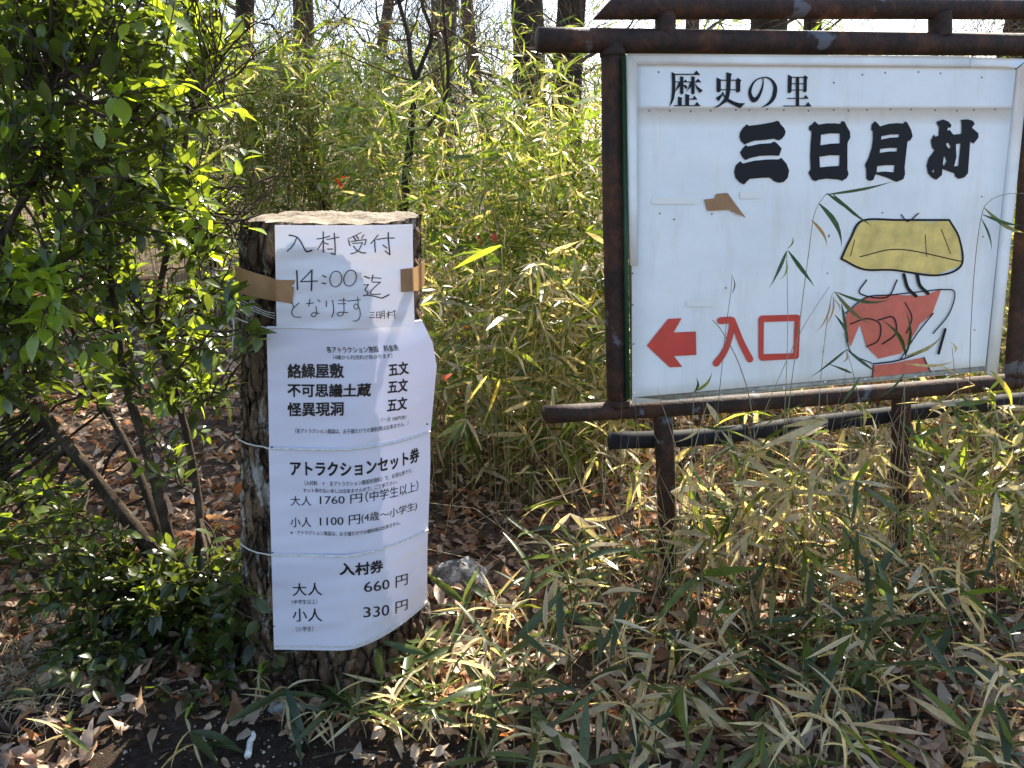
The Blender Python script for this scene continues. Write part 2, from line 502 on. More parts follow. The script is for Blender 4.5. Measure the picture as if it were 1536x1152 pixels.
# furrowed bark plates
warp = 0.12 * np.sin(ZZ * 9 + 2 * np.sin(TH * 3)) + 0.06 * np.sin(ZZ * 23 + TH * 5)
ridge = np.abs(np.sin((TH + warp) * 13 + 0.7 * np.sin(ZZ * 14))) ** 0.5
cross = np.abs(np.sin(ZZ * 32 + 2.2 * np.sin(TH * 9) + 1.7 * np.sin(TH * 4 + 2))) ** 0.35
rad = rad - 0.020 * (1 - ridge) - 0.012 * (1 - cross) + 0.004 * rng.standard_normal(rad.shape) * 0.6
rad = rad + 0.012 * np.exp(-ZZ * 6) * np.sin(TH * 5) - 0.006
s = Soup()
P = np.stack([ax_ + rad * np.cos(TH), ay_ + rad * np.sin(TH), ZZ + np.where(ZZ > ZT - 0.001, 0.003 * np.sin(TH * 3 + 1) + 0.0015 * np.sin(TH * 19), 0)], -1)
i, j = np.meshgrid(np.arange(nt_), np.arange(nz_ - 1), indexing='ij')
a = i * nz_ + j; b = ((i + 1) % nt_) * nz_ + j
s.raw(P.reshape(-1, 3), (np.stack([a, b, b + 1, a + 1], -1).reshape(-1), np.full(a.size, 4)))
s.build('bark', M_bark, stump)
# cut face
s = Soup()
rings = 14
V = []; top = P[:, -1]
cen = np.array([float(st_axis(ZT)[0]), float(st_axis(ZT)[1]), ZT + 0.004])
for k in range(rings):
    f = 1.0 - k / rings
    ring = cen + (top - cen) * f
    ring[:, 2] += 0.002 * np.sin(ring[:, 0] * 60 + ring[:, 1] * 23) + 0.0012 * rng.standard_normal(len(ring)) * (k > 0) + (0.0 if k else -0.002)
    V.append(ring)
V = np.array(V).reshape(-1, 3)
F = []
for k in range(rings - 1):
    for q in range(nt_):
        F.append((k * nt_ + q, k * nt_ + (q + 1) % nt_, (k + 1) * nt_ + (q + 1) % nt_, (k + 1) * nt_ + q))
F.append(tuple((rings - 1) * nt_ + q for q in range(nt_)))
s.raw(V, F)
s.build('cut_face', M_cutwood, stump)

def st_hit(px, py, off=0.0):
    """where a sight line meets the stump (radius grown by off)"""
    d = ray(px, py); best = None
    for t in np.linspace(1.4, 2.6, 1200):
        p = CAM + d * t
        ax, ay = st_axis(p.z)
        if math.hypot(p.x - float(ax), p.y - float(ay)) < float(st_rad(p.z)) + off: return p
        q = math.hypot(p.x - float(ax), p.y - float(ay)) - float(st_rad(p.z))
        if best is None or q < best[0]: best = (q, p)
    return best[1]

# bark plates standing proud on the visible left flank
plate_specs = [(362, 520, .05, .12), (378, 560, .035, .10), (366, 620, .03, .09), (382, 700, .04, .13), (370, 760, .03, .1), (386, 800, .03, .09),
               (372, 480, .03, .07), (390, 620, .03, .1), (374, 380, .05, .07), (395, 370, .05, .08), (398, 395, .03, .05), (628, 360, .025, .08), (390, 880, .035, .1), (460, 1010, .05, .09),
               (520, 1015, .05, .1), (430, 1000, .04, .08), (570, 1000, .05, .09)]
for k, (px, py, w, h) in enumerate(plate_specs):
    c = st_hit(px, py, 0.0)
    ax, ay = st_axis(c.z); ang = math.atan2(c.y - float(ay), c.x - float(ax))
    r0 = float(st_rad(c.z)) - 0.004
    n = 6; V = []
    for iu in range(n):
        for iv in range(n):
            u, v = iu / (n - 1) - .5, iv / (n - 1) - .5
            edge = max(abs(u), abs(v)) * 2
            jx, jz = random.uniform(-.004, .004), random.uniform(-.006, .006)
            rr = r0 + (0.008 + random.uniform(-.0015, .002)) * (1 - edge ** 4) - 0.004
            aa = ang + (u * w + jx) / r0
            z = c.z + v * h + jz
            axx, ayy = st_axis(z)
            V.append((float(axx) + rr * math.cos(aa), float(ayy) + rr * math.sin(aa), z))
    F = [(p * n + q, (p + 1) * n + q, (p + 1) * n + q + 1, p * n + q + 1) for p in range(n - 1) for q in range(n - 1)]
    s = Soup(); s.raw(V, F); s.build('bark_plate', M_bark, stump)

# ------------------------------------------------------------------ curved sheets
class Sheet:
    """surface S(a,b): a across (arc length 0..1), b down (0..1); grid kept with its projection"""
    def __init__(self, fn, na=90, nb=60):
        A = np.linspace(0, 1, 160)
        mid = np.array([fn(a, 0.5) for a in A])
        s_ = np.concatenate([[0], np.cumsum(np.linalg.norm(np.diff(mid, axis=0), axis=1))]); s_ /= s_[-1]
        self.arc, self.A, self.fn = s_, A, fn
        self.na, self.nb = na, nb
        self.ga = np.linspace(0, 1, na); self.gb = np.linspace(0, 1, nb)
        self.G = np.array([[self.at(a, b) for b in self.gb] for a in self.ga])
        self.px, self.py, _ = project(self.G)
        dA = np.gradient(self.G, axis=0); dB = np.gradient(self.G, axis=1)
        N = np.cross(dA, dB); N /= np.linalg.norm(N, axis=2)[..., None]
        if N[..., 1].mean() > 0: N = -N
        self.N = N
        self.w = np.linalg.norm(np.diff(self.G[:, nb // 2], axis=0), axis=1).sum()
        self.h = np.linalg.norm(np.diff(self.G[na // 3], axis=0), axis=1).sum()
    def at(self, a, b):
        return np.array(self.fn(float(np.interp(a, self.arc, self.A)), b))
    def inv(self, px, py):
        d = (self.px - px) ** 2 + (self.py - py) ** 2
        i, j = np.unravel_index(d.argmin(), d.shape)
        i = min(max(i, 1), self.na - 2); j = min(max(j, 1), self.nb - 2)
        J = np.array([[(self.px[i + 1, j] - self.px[i - 1, j]) / 2, (self.px[i, j + 1] - self.px[i, j - 1]) / 2],
                      [(self.py[i + 1, j] - self.py[i - 1, j]) / 2, (self.py[i, j + 1] - self.py[i, j - 1]) / 2]])
        du = np.linalg.solve(J, [px - self.px[i, j], py - self.py[i, j]])
        return (i + du[0]) / (self.na - 1), (j + du[1]) / (self.nb - 1)
    def sample(self, a, b, off=0.0):
        u = np.clip(a, 0, 1) * (self.na - 1); v = np.clip(b, 0, 1) * (self.nb - 1)
        i = int(min(u, self.na - 2)); j = int(min(v, self.nb - 2)); fu, fv = u - i, v - j
        f = lambda T: (T[i, j] * (1 - fu) * (1 - fv) + T[i + 1, j] * fu * (1 - fv) + T[i, j + 1] * (1 - fu) * fv + T[i + 1, j + 1] * fu * fv)
        return f(self.G) + f(self.N) * off
    def from_px(self, px, py, off=0.0):
        a, b = self.inv(px, py)
        return self.sample(a, b, off)
    def mesh(self, name, mat, parent, thick=0.0008):
        s = Soup()
        n, m = self.na, self.nb
        f = self.G.reshape(-1, 3); bk = (self.G - self.N * thick).reshape(-1, 3)
        i, j = np.meshgrid(np.arange(n - 1), np.arange(m - 1), indexing='ij')
        a = i * m + j
        q = np.stack([a, a + m, a + m + 1, a + 1], -1).reshape(-1)
        s.raw(f, (q, np.full(a.size, 4))); 
        q2 = np.stack([a, a + 1, a + m + 1, a + m], -1).reshape(-1)
        s.raw(bk, (q2, np.full(a.size, 4)))
        E = [(i * m, (i + 1) * m) for i in range(n - 1)] + [(i * m + m - 1, (i + 1) * m + m - 1) for i in range(n - 1)] \
            + [(j, j + 1) for j in range(m - 1)] + [((n - 1) * m + j, (n - 1) * m + j + 1) for j in range(m - 1)]
        V = []; F = []
        for p, r in E:
            k = len(V); V += [f[p], f[r], bk[r], bk[p]]; F.append((k, k + 1, k + 2, k + 3))
        s.raw(V, F)
        return s.build(name, mat, parent)

def plan_sheet(ytop, ybot, lefts, rights, amp, Y0, start=0.45, power=2.1, wr=0.0, seed=0):
    """sheet between two left-edge picture heights; level curves stay level in space"""
    r_ = np.random.default_rng(seed); ph = r_.uniform(0, 6, 4)
    zt = at_y(lefts[0], ytop, Y0).z; zb = at_y(lefts[1], ybot, Y0).z
    def fn(a, b):
        z = zt + (zb - zt) * b
        A_ = amp[0] + (amp[1] - amp[0]) * b
        Yv = Y0 + A_ * (max(0.0, a - start) / (1 - start)) ** power
        Yv += wr * (math.sin(a * 9 + ph[0] + b * 5) * math.sin(b * 8 + ph[1]) + 0.5 * math.sin(b * 21 + ph[2] + a * 4) * math.sin(a * 5 + ph[3])) + 0.01 * (0.5 - a) * (a < 0.5) + wr * .45 * math.sin(b * 34 + a * 4 + ph[1]) * math.sin(a * 7 + b * 3 + ph[0])
        xl = lefts[0] + (lefts[1] - lefts[0]) * b
        xr = np.interp(b, np.linspace(0, 1, len(rights)), rights)
        px = xl + (xr - xl) * a
        zc = Yv * cp + (CAMZ - z) * sp
        return ((px - CX) / FPX * zc, Yv, z)
    return fn

sh1 = Sheet(plan_sheet(490, 674, (400, 404), (632, 649, 655, 652, 649, 646), (0.09, 0.14), 1.856, 0.45, 2.0, 0.002, 1))
sh2 = Sheet(plan_sheet(672, 834, (403, 407), (645, 645.5, 644, 642), (0.14, 0.155), 1.850, 0.42, 2.0, 0.0018, 2))
sh3 = Sheet(plan_sheet(832, 976, (407, 411), (642, 641, 641, 640), (0.155, 0.235), 1.844, 0.42, 1.9, 0.0018, 3))
note = Sheet(plan_sheet(338, 493, (412, 415), (619, 620, 622), (0.035, 0.035), 1.852, 0.5, 2.0, 0.0028, 4))

def add_thing_sheet(sheet, label, cat, mat, group=None):
    c = sheet.sample(0.4, 1.0)
    t = empty('paper_notice' if sheet is note else 'price_sheet', tuple(c))
    tag(t, label, cat, group)
    sheet.mesh('sheet', mat, t)
    return t
t_note = add_thing_sheet(note, 'handwritten white notice reading 14:00 taped round the top of the stump', 'notice', M_paper)
G_ = 'laminated printed sheets laced down the stump'
t1 = add_thing_sheet(sh1, 'upper laminated price sheet listing three attractions, directly under the handwritten notice', 'price sheet', M_lam, G_)
t2 = add_thing_sheet(sh2, 'middle laminated price sheet with the 1760 and 1100 yen prices', 'price sheet', M_lam, G_)
t3 = add_thing_sheet(sh3, 'lowest laminated price sheet with the large 660 and 330 yen prices', 'price sheet', M_lam, G_)

# ------------------------------------------------------------------ lettering
def text_geo(body, bold=0.0):
    c = bpy.data.curves.new('text', 'FONT'); c.body = body; c.size = 1.0; c.offset = bold; c.resolution_u = 3
    o = bpy.data.objects.new('text', c); col.objects.link(o)
    dg = bpy.context.evaluated_depsgraph_get()
    me = bpy.data.meshes.new_from_object(o.evaluated_get(dg))
    import bmesh
    bm = bmesh.new(); bm.from_mesh(me)
    bmesh.ops.triangulate(bm, faces=bm.faces[:])
    long_ = [e for e in bm.edges if e.calc_length() > 0.35]
    if long_: bmesh.ops.subdivide_edges(bm, edges=long_, cuts=2)
    bmesh.ops.triangulate(bm, faces=bm.faces[:])
    bm.verts.index_update()
    V = np.array([v.co[:2] for v in bm.verts]); F = [tuple(v.index for v in f.verts) for f in bm.faces]
    bm.free(); bpy.data.meshes.remove(me); bpy.data.objects.remove(o); bpy.data.curves.remove(c)
    return V, F

def print_line(sheet, parent, body, p0, p1, h, bold=0.0, name='printed_line'):
    """body set between two picture points, h = letter height in picture pixels"""
    V, F = text_geo(body, 0.0)
    mn, mx = V.min(0), V.max(0)
    T = (V - mn) / (mx - mn)
    a0, b0 = sheet.inv(*p0); a1, b1 = sheet.inv(*p1)
    _, bt = sheet.inv(p0[0], p0[1] - h / 2); _, bb = sheet.inv(p0[0], p0[1] + h / 2)
    H = bb - bt
    s = Soup()
    k_ = bold * 0.75
    for q, (ex, ey) in enumerate(((0, 0),) if bold < .005 else ((-k_, -k_), (k_, -k_), (-k_, k_), (k_, k_), (0, 0)) if bold > .015 else ((-k_, 0), (k_, 0))):
        T = (V + np.array([ex, ey]) - mn) / (mx - mn)
        W = [sheet.sample(a0 + (a1 - a0) * tx, b0 + (b1 - b0) * tx + (0.5 - ty) * H, 0.0013 + 0.00008 * q) for tx, ty in T]
        s.raw(W, F)
    o = s.build(name, M_print, parent, smooth=False)
    return o

B = 0.016; BB = 0.036
for L_ in [('各アトラクション施設　料金表', (490, 524), (597, 521), 9.5, B),
           ('（4歳から利用料が掛かります）', (500, 535.5), (588, 533), 7, B * .7),
           ('絡繰屋敷', (432, 556.5), (515, 556), 21, BB), ('五文', (583, 555), (612, 551), 19, BB),
           ('不可思議土蔵', (432, 585), (556, 584), 20, BB), ('五文', (582, 580.5), (611, 577), 19, BB),
           ('怪異現洞', (432, 614), (515, 613), 20, BB), ('五文', (581, 608), (610, 604), 19, BB),
           ('（一文 100円也）', (572, 629.5), (609, 625), 7, B * .7),
           ('（各アトラクション施設は、お子様だけでの御利用は出来ません。）', (443, 646), (612, 634), 7.5, B * .7)]:
    print_line(sh1, t1, *L_)
for L_ in [('アトラクションセット券', (436, 702), (628, 681), 22, BB),
           ('（入村料　＋　全アトラクション施設利用料）で、お得な券です。', (457, 724), (618, 705), 7.5, B * .7),
           ('セット券の払い戻しは出来ませんので、ご了承下さい。', (455, 735), (595, 722), 6.5, B * .7),
           ('大人', (436, 751), (467, 751), 15, 0.006), ('1760 円', (480, 750), (543, 746), 14.5, 0.006), ('（中学生以上）', (548, 745), (627, 728), 16, 0.006),
           ('小人', (436, 783), (467, 783), 15, 0.006), ('1100 円', (480, 782), (540, 778), 14.5, 0.006), ('(4歳～小学生)', (542, 777), (625, 758), 16, 0.006),
           ('※　アトラクション施設は、お子様だけでの御利用は出来ません。', (436, 798.5), (600, 783), 6.5, B * .7)]:
    print_line(sh2, t2, *L_)
for L_ in [('入村券', (510, 853), (574, 848), 18, BB), ('大人', (439, 884), (483, 883.5), 19, 0.008), ('（中学生以上）', (438, 903), (476, 902), 7, 0),
           ('660 円', (546, 880), (611, 868), 19, 0.008), ('小人', (439, 922), (483, 922), 20, 0.008), ('（小学生）', (444, 943.5), (470, 943), 7.5, 0),
           ('330 円', (545, 918), (611, 906), 19, 0.008)]:
    print_line(sh3, t3, *L_)

# round eyelet holes at the laced corners
for sheet, par, pts in ((sh1, t1, [(404, 497), (640, 636)]), (sh2, t2, [(408, 669), (640, 795), (409, 829)]), (sh3, t3, [(416, 969)])):
    for px, py in pts:
        a, b = sheet.inv(px, py)
        c = sheet.sample(a, b, 0.0012); s = Soup()
        s.raw([c + np.array([math.cos(k * math.pi / 4) * .0028, 0, math.sin(k * math.pi / 4) * .0028]) for k in range(8)], [tuple(range(8))])
        s.build('eyelet', M_print, par, False)

def px_stroke_poly(pts, widths, res=None):
    """outline of a round-ended brush stroke in picture coordinates"""
    n = res or max(10, 6 * len(pts))
    P = smooth_path([(x, y, w) for (x, y), w in zip(pts, widths)], n) if len(pts) > 2 else np.linspace([*pts[0], widths[0]], [*pts[1], widths[1]], 8)
    return P

def stroke_mesh(s, P, f, off):
    """P (n,3) = x, y, width in picture px; f maps a picture point to the surface"""
    n = len(P)
    T = np.gradient(P[:, :2], axis=0); T /= np.linalg.norm(T, axis=1)[:, None] + 1e-9
    N = np.stack([-T[:, 1], T[:, 0]], 1)
    A = P[:, :2] + N * P[:, 2:] / 2; Bq = P[:, :2] - N * P[:, 2:] / 2
    V = [f(*p, off) for p in A] + [f(*p, off) for p in Bq]
    F = [(k, k + 1, n + k + 1, n + k) for k in range(n - 1)]
    s.raw(V, F)
    for e, t, k in ((0, -1, 0), (n - 1, 1, 1)):
        c = P[e, :2]; w = P[e, 2] / 2
        a0 = math.atan2(N[e, 1], N[e, 0])
        ring = [c + w * np.array([math.cos(a0 - t * q * math.pi / 6), math.sin(a0 - t * q * math.pi / 6)]) for q in range(7)]
        s.raw([f(*p, off) for p in ring], [tuple(range(7))])

HW = {}
E_ = (420, 340, 15.36); F_ = (510, 340, 15.36); G2 = (430, 395, 8.533)
def ell(cx, cy, rx, ry, tilt):
    return [(cx + rx * math.cos(t) * math.cos(tilt) - ry * math.sin(t) * math.sin(tilt), cy + rx * math.cos(t) * math.sin(tilt) + ry * math.sin(t) * math.cos(tilt)) for t in np.linspace(-1.9, -1.9 - 2 * math.pi, 15)]
hand = [
    ('入', E_, [([(215, 195), (320, 215), (400, 250), (480, 350), (550, 480), (600, 560), (640, 570), (735, 540)], 34), ([(385, 260), (340, 370), (260, 480), (170, 560)], 27)]),
    ('村', E_, [([(855, 285), (1000, 262), (1145, 215)], 26), ([(998, 120), (1000, 350), (1000, 580)], 30), ([(990, 320), (930, 430), (865, 525)], 24), ([(1020, 370), (1115, 405)], 26),
               ([(1090, 295), (1220, 270), (1360, 240)], 24), ([(1252, 150), (1270, 400), (1275, 635)], 30), ([(1275, 640), (1185, 610)], 30), ([(1100, 512), (1215, 512)], 28)]),
    ('受', F_, [([(490, 130), (330, 215), (185, 280)], 17), ([(310, 220), (365, 310)], 34), ([(385, 210), (425, 280)], 30), ([(550, 185), (500, 265)], 24), ([(205, 305), (215, 380), (235, 435)], 28),
               ([(260, 340), (430, 315), (600, 295)], 24), ([(600, 295), (590, 370), (565, 420)], 26), ([(295, 385), (520, 370)], 24), ([(520, 370), (460, 500), (400, 570), (330, 605), (255, 622)], 24), ([(315, 450), (400, 550), (520, 600), (595, 600)], 28)]),
    ('付', F_, [([(875, 190), (790, 300), (710, 390)], 26), ([(800, 290), (805, 450), (815, 580)], 28), ([(850, 295), (1050, 265), (1250, 262)], 26), ([(1110, 140), (1115, 300), (1145, 640)], 32), ([(1145, 640), (1035, 555)], 26), ([(990, 425), (1075, 490)], 28)]),
    ('1', G2, [([(130, 95), (136, 200), (140, 330)], 20)]),
    ('4', G2, [([(325, 85), (180, 235)], 15), ([(180, 235), (395, 225)], 15), ([(325, 85), (322, 200), (318, 345)], 19)]),
    (':', G2, [([(460, 155), (505, 175)], 16), ([(455, 250), (500, 257)], 16)]),
    ('0', G2, [(ell(630, 200, 76, 100, 0.12), 12)]), ('0', G2, [(ell(812, 188, 78, 104, 0.3), 12)]),
    ('迄', G2, [([(995, 165), (1060, 190)], 17), ([(1105, 150), (1090, 225)], 16), ([(1085, 182), (1210, 190)], 12), ([(1095, 240), (1200, 240)], 13), ([(1200, 240), (1120, 310), (1072, 375), (1110, 395), (1200, 392)], 13),
                ([(990, 275), (1050, 270)], 13), ([(1050, 270), (1005, 335), (1040, 370), (1030, 405)], 14), ([(985, 412), (1050, 405), (1220, 445)], 15), ([(1220, 445), (1310, 400)], 17)]),
    ('と', G2, [([(75, 495), (90, 560)], 10), ([(160, 505), (90, 570), (65, 630), (100, 680), (185, 688)], 11)]),
    ('な', G2, [([(255, 515), (345, 505)], 11), ([(300, 455), (285, 550)], 11), ([(400, 465), (425, 488)], 12), ([(375, 550), (385, 620), (370, 670), (335, 680), (318, 655), (350, 630), (415, 640)], 11)]),
    ('り', G2, [([(508, 480), (508, 555)], 12), ([(588, 470), (600, 560), (600, 630), (578, 685)], 12)]),
    ('ま', G2, [([(665, 470), (760, 470)], 11), ([(660, 517), (758, 517)], 11), ([(730, 445), (735, 600), (720, 655), (680, 672), (650, 650), (680, 625), (785, 630)], 11)]),
    ('す', G2, [([(780, 483), (945, 465)], 11), ([(910, 430), (915, 560), (890, 585), (860, 560), (880, 520), (915, 540), (940, 620), (935, 690), (900, 730), (850, 738)], 11)]),
    ('三', G2, [([(1070, 630), (1120, 625)], 10), ([(1075, 660), (1115, 658)], 10), ([(1060, 692), (1130, 690)], 10)]),
    ('日', G2, [([(1150, 625), (1150, 695)], 9), ([(1150, 625), (1195, 620)], 9), ([(1195, 620), (1195, 692)], 9), ([(1150, 658), (1195, 655)], 8), ([(1150, 693), (1195, 690)], 8)]),
    ('月', G2, [([(1220, 612), (1215, 660), (1203, 705)], 9), ([(1220, 612), (1250, 605)], 9), ([(1250, 605), (1250, 705)], 9), ([(1220, 640), (1250, 638)], 8), ([(1220, 668), (1250, 665)], 8)]),
    ('村', G2, [([(1280, 640), (1330, 625)], 9), ([(1305, 610), (1300, 700)], 9), ([(1300, 645), (1280, 680)], 8), ([(1305, 645), (1325, 665)], 8), ([(1335, 630), (1390, 605)], 9), ([(1375, 600), (1385, 700)], 9), ([(1345, 650), (1355, 668)], 8)]),
]
for ch, (ox, oy, sc), strokes in hand:
    s = Soup()
    for k, (pts, w) in enumerate(strokes):
        pp = [(ox + x / sc, oy + y / sc) for x, y in pts]
        P_ = px_stroke_poly(pp, [w / sc] * len(pp))
        stroke_mesh(s, P_, note.from_px, 0.0014 + 0.00008 * k)
    s.build('handwritten_character', M_ink, t_note, False)

# ------------------------------------------------------------------ tape and twine on the stump
def ribbon(name, rows, mat, label, cat, group=None, thick=0.0006):
    """rows: list of (top point, bottom point) in space"""
    P_ = [smooth_path([np.array(r[0]) for r in rows], 22), smooth_path([np.array(r[1]) for r in rows], 22)]
    V = []; m = 5
    for k in range(22):
        for q in range(m):
            f = q / (m - 1)
            V.append(P_[0][k] * (1 - f) + P_[1][k] * f + np.array([0, -0.0006 * math.sin(k * 1.7 + q), 0]))
    V = np.array(V)
    F = [(k * m + q, (k + 1) * m + q, (k + 1) * m + q + 1, k * m + q + 1) for k in range(21) for q in range(m - 1)]
    c = V.mean(0)
    t = Soup(); t.raw(V, F); 
    V2 = V + np.array([0, thick, 0]); t.raw(V2, [f[::-1] for f in F])
    o = t.build(name, mat)
    return tag(o, label, cat, group)
TG = 'brown tape strips holding the notice'
rows = [(st_hit(353, 398, .006), st_hit(353, 437, .006)), (st_hit(365, 403, .008), st_hit(364, 441, .008)), (st_hit(385, 410, .008), st_hit(384, 446, .008)), (st_hit(403, 415, .012), st_hit(403, 450, .012)),
        (note.from_px(415, 419, .0035), note.from_px(416, 452, .0035)), (note.from_px(430, 420, .0018), note.from_px(428, 454, .0018)), (note.from_px(443, 420, .0016), note.from_px(438, 456, .0016))]
ribbon('packing_tape', rows, M_tape, 'long brown tape strip from the left flank of the stump onto the notice', 'tape', TG)
rows = [(note.from_px(600, 404, .005), note.from_px(601, 438, .005)), (note.from_px(612, 403, .006), note.from_px(613, 437, .006)), (note.from_px(619, 402, .006), note.from_px(620, 436, .006)),
        (st_hit(626, 399, .012), st_hit(627, 436, .012)), (st_hit(633, 394, .008), st_hit(633, 432, .008)), (st_hit(637, 388, .006), st_hit(637, 426, .006))]
ribbon('packing_tape', rows, M_tape, 'short brown tape strip at the right edge of the notice', 'tape', TG)

def twine(pts, r, label, group='white twine lacing on the stump', n=40):
    s = Soup()
    tube(s, smooth_path(pts, n), r, 5, jit=0.12)
    return tag(s.build('twine', M_twine), label, 'twine', group)
def on(sheet, px, py): return sheet.from_px(px, py, 0.004)
def edge_line(sheet, b, n=26, off=0.003):
    return [sheet.sample(a, b, off) for a in np.linspace(0.005, 0.995, n)]
twine([st_hit(353, 653, .004), st_hit(362, 662, .005), st_hit(380, 668, .006), st_hit(395, 670, .014)] + edge_line(sh2, 0.012), 0.0022, 'white twine laced along the seam between the upper and middle price sheets')
twine([st_hit(358, 812, .004), st_hit(366, 820, .006), st_hit(382, 828, .006), st_hit(398, 831, .016)] + edge_line(sh3, 0.012), 0.0022, 'white twine laced along the seam between the middle and lowest price sheets')
twine(edge_line(sh3, 0.955), 0.0016, 'thin white twine run through the bottom edge of the lowest price sheet')
twine([st_hit(354, 476, .004), st_hit(366, 482, .006), st_hit(385, 488, .006), st_hit(398, 491, .012)] + edge_line(sh1, 0.012), 0.0016, 'white twine at the top edge of the upper price sheet')
for k in range(3):
    twine([st_hit(352, 446 + 3 * k, .006), st_hit(372, 455 + 4 * k, .007), st_hit(395, 466 + 3 * k, .008), st_hit(412, 470 + 4 * k, .010)], 0.0009, ['uppermost', 'middle', 'lowest'][k] + ' of three thin plastic threads below the left tape strip', n=16)
kn = st_hit(350, 470, .012)
for lab, pts in (('loose white twine end hanging out to the left of the stump', [(348, 462), (343, 478), (330, 494), (318, 508), (308, 514)]),
                 ('frayed white twine tail hanging straight down beside the stump', [(348, 462), (351, 490), (349, 520), (346, 556)]),
                 ('short white twine loop sticking up from the knot left of the stump', [(349, 466), (345, 448), (348, 430), (351, 440)])):
    twine([at_y(x, y, 2.03) for x, y in pts], 0.0042 if 'frayed' not in lab else 0.003, lab, n=18)

# ------------------------------------------------------------------ sign board
TL = Vector((0.356, 2.5, 1.791)); TR = Vector((1.725, 2.789, 1.816)); BR = Vector((1.762, 2.706, 0.741)); BL = Vector((0.393, 2.417, 0.716))
SU = (TR - TL).normalized(); SN = SU.cross(BL - TL).normalized()
if SN.y > 0: SN = -SN            # faces the camera
SV = SN.cross(SU).normalized()
if SV.z > 0: SV = -SV
SC = (TL + TR + BL + BR) / 4

def spt(px, py, off=0.0):
    """point on the sign plane (off > 0 is towards the viewer)"""
    d = ray(px, py); o = SC + SN * off
    t = (o - CAM).dot(SN) / d.dot(SN)
    return CAM + d * t
def spn(px, py, off=0.0): return np.array(spt(px, py, off))

base = spt(1010, 800, -0.06)
frame = empty('sign_stand', (base.x, base.y, 0.0))
tag(frame, 'rusty dark pipe frame with double top rails carrying the white sign board', 'sign frame')
def pipe(name, pts, r, mat=M_rust, par=frame, sides=18, off=-0.06, cut=None, n=14):
    s = Soup()
    P_ = smooth_path([spn(x, y, off) for x, y in pts], n)
    tube(s, P_, r, sides)
    if cut:   # slanted cut of the near end
        V = s.V[0]; V[:sides] += (np.array(SV)[None] * 0) 
        c = P_[0]; d = (P_[1] - P_[0]) / np.linalg.norm(P_[1] - P_[0])
        for k in range(sides):
            h = np.dot(V[k] - c, np.array(SV)) ; V[k] += d * (-h) * cut
    o = s.build(name, mat, par)
    # rusted rim at open end
    return o
PR = 0.036
pipe('upper_rail', [(905, 12), (1230, 12), (1640, 14)], 0.033, cut=1.0)
pipe('lower_top_rail', [(806, 60), (1200, 64), (1640, 68)], PR)
pipe('rail_spacer', [(998, 20), (998, 56)], 0.032)
pipe('rail_spacer', [(1410, 20), (1410, 56)], 0.036)
pipe('side_post', [(919, 66), (921, 330), (927, 612)], 0.036)
pipe('side_post', [(1556, 70), (1540, 330), (1521, 580)], 0.036)
pipe('bottom_rail', [(816, 622), (1150, 602), (1640, 562)], 0.031)
pipe('support_leg', [(993, 612), (998, 700), (1004, 900)], 0.033, off=-0.07)
pipe('support_leg', [(1352, 590), (1350, 700), (1346, 900)], 0.033, off=-0.07)
pipe('rear_rail', [(915, 661), (1060, 655), (1250, 632), (1640, 588)], 0.031, M_blackpipe, off=-0.13)
# weld collars where pipes meet
for (x, y) in ((919, 80), (927, 604), (1521, 570), (1553, 84)):
    pipe('weld_collar', [(x, y - 5), (x, y + 5)], 0.040, n=4)

board = empty('sign_board', tuple(spt(1210, 600, 0)))
tag(board, 'large white sign board with black village name, red arrow and red entrance characters', 'sign board')
def slab(name, quad, off, thick, mat, par=board, sub=12, bow=0.0):
    """quad of picture corners TL TR BR BL on the sign plane, with thickness behind; slightly wavy sheet"""
    c = [spn(x, y, 0) for x, y in quad]
    s = Soup(); n = sub
    V = []
    for i in range(n + 1):
        for j in range(n + 1):
            u, v = i / n, j / n
            p = (c[0] * (1 - u) + c[1] * u) * (1 - v) + (c[3] * (1 - u) + c[2] * u) * v
            w = bow * (math.sin(u * 7 + 1) * math.sin(v * 4 + 2) * math.sin(v * 3.14) * math.sin(u * 3.14))
            V.append(p + np.array(SN) * (off + w))
    V = np.array(V); nf = len(V)
    V2 = V - np.array(SN) * thick
    F = []
    for i in range(n):
        for j in range(n):
            a = i * (n + 1) + j
            F.append((a, a + n + 1, a + n + 2, a + 1)); F.append(tuple(nf + q for q in (a, a + 1, a + n + 2, a + n + 1)))
    for i in range(n):
        for (p, q) in ((i * (n + 1), (i + 1) * (n + 1)), (i * (n + 1) + n, (i + 1) * (n + 1) + n), (i, i + 1), (n * (n + 1) + i, n * (n + 1) + i + 1)):
            F.append((p, q, nf + q, nf + p))
    s.raw(np.vstack([V, V2]), F)
    return s.build(name, mat, par, smooth=False)
slab('backing_board', [(944, 85), (1534, 90), (1487, 556), (951, 598)], -0.008, 0.022, M_olive)
slab('upper_panel', [(954, 97), (1524, 102), (1517.5, 163), (954.5, 163.2)], 0.0005, 0.003, M_board)
slab('lower_panel', [(947, 163.35), (1518, 163.15), (1477, 557), (948.5, 606)], 0.0005, 0.003, M_board, bow=0.0005, sub=16)
slab('top_trim', [(941, 81), (1452, 85), (1452, 101), (955, 97)], 0.008, 0.02, M_strip, sub=3)
slab('top_trim', [(1454, 86), (1540, 89), (1523, 102), (1454, 101)], 0.007, 0.02, M_strip, sub=3)
slab('side_trim', [(940, 82), (954, 97), (955, 398), (945, 398)], 0.0085, 0.02, M_strip, sub=3)
slab('side_trim', [(1524, 103), (1541, 89), (1493, 566), (1479, 560)], 0.009, 0.02, M_strip, sub=3)
slab('green_bracket', [(935, 84), (940, 84), (946, 600), (941, 600)], -0.006, 0.02, M_greenangle, sub=2)
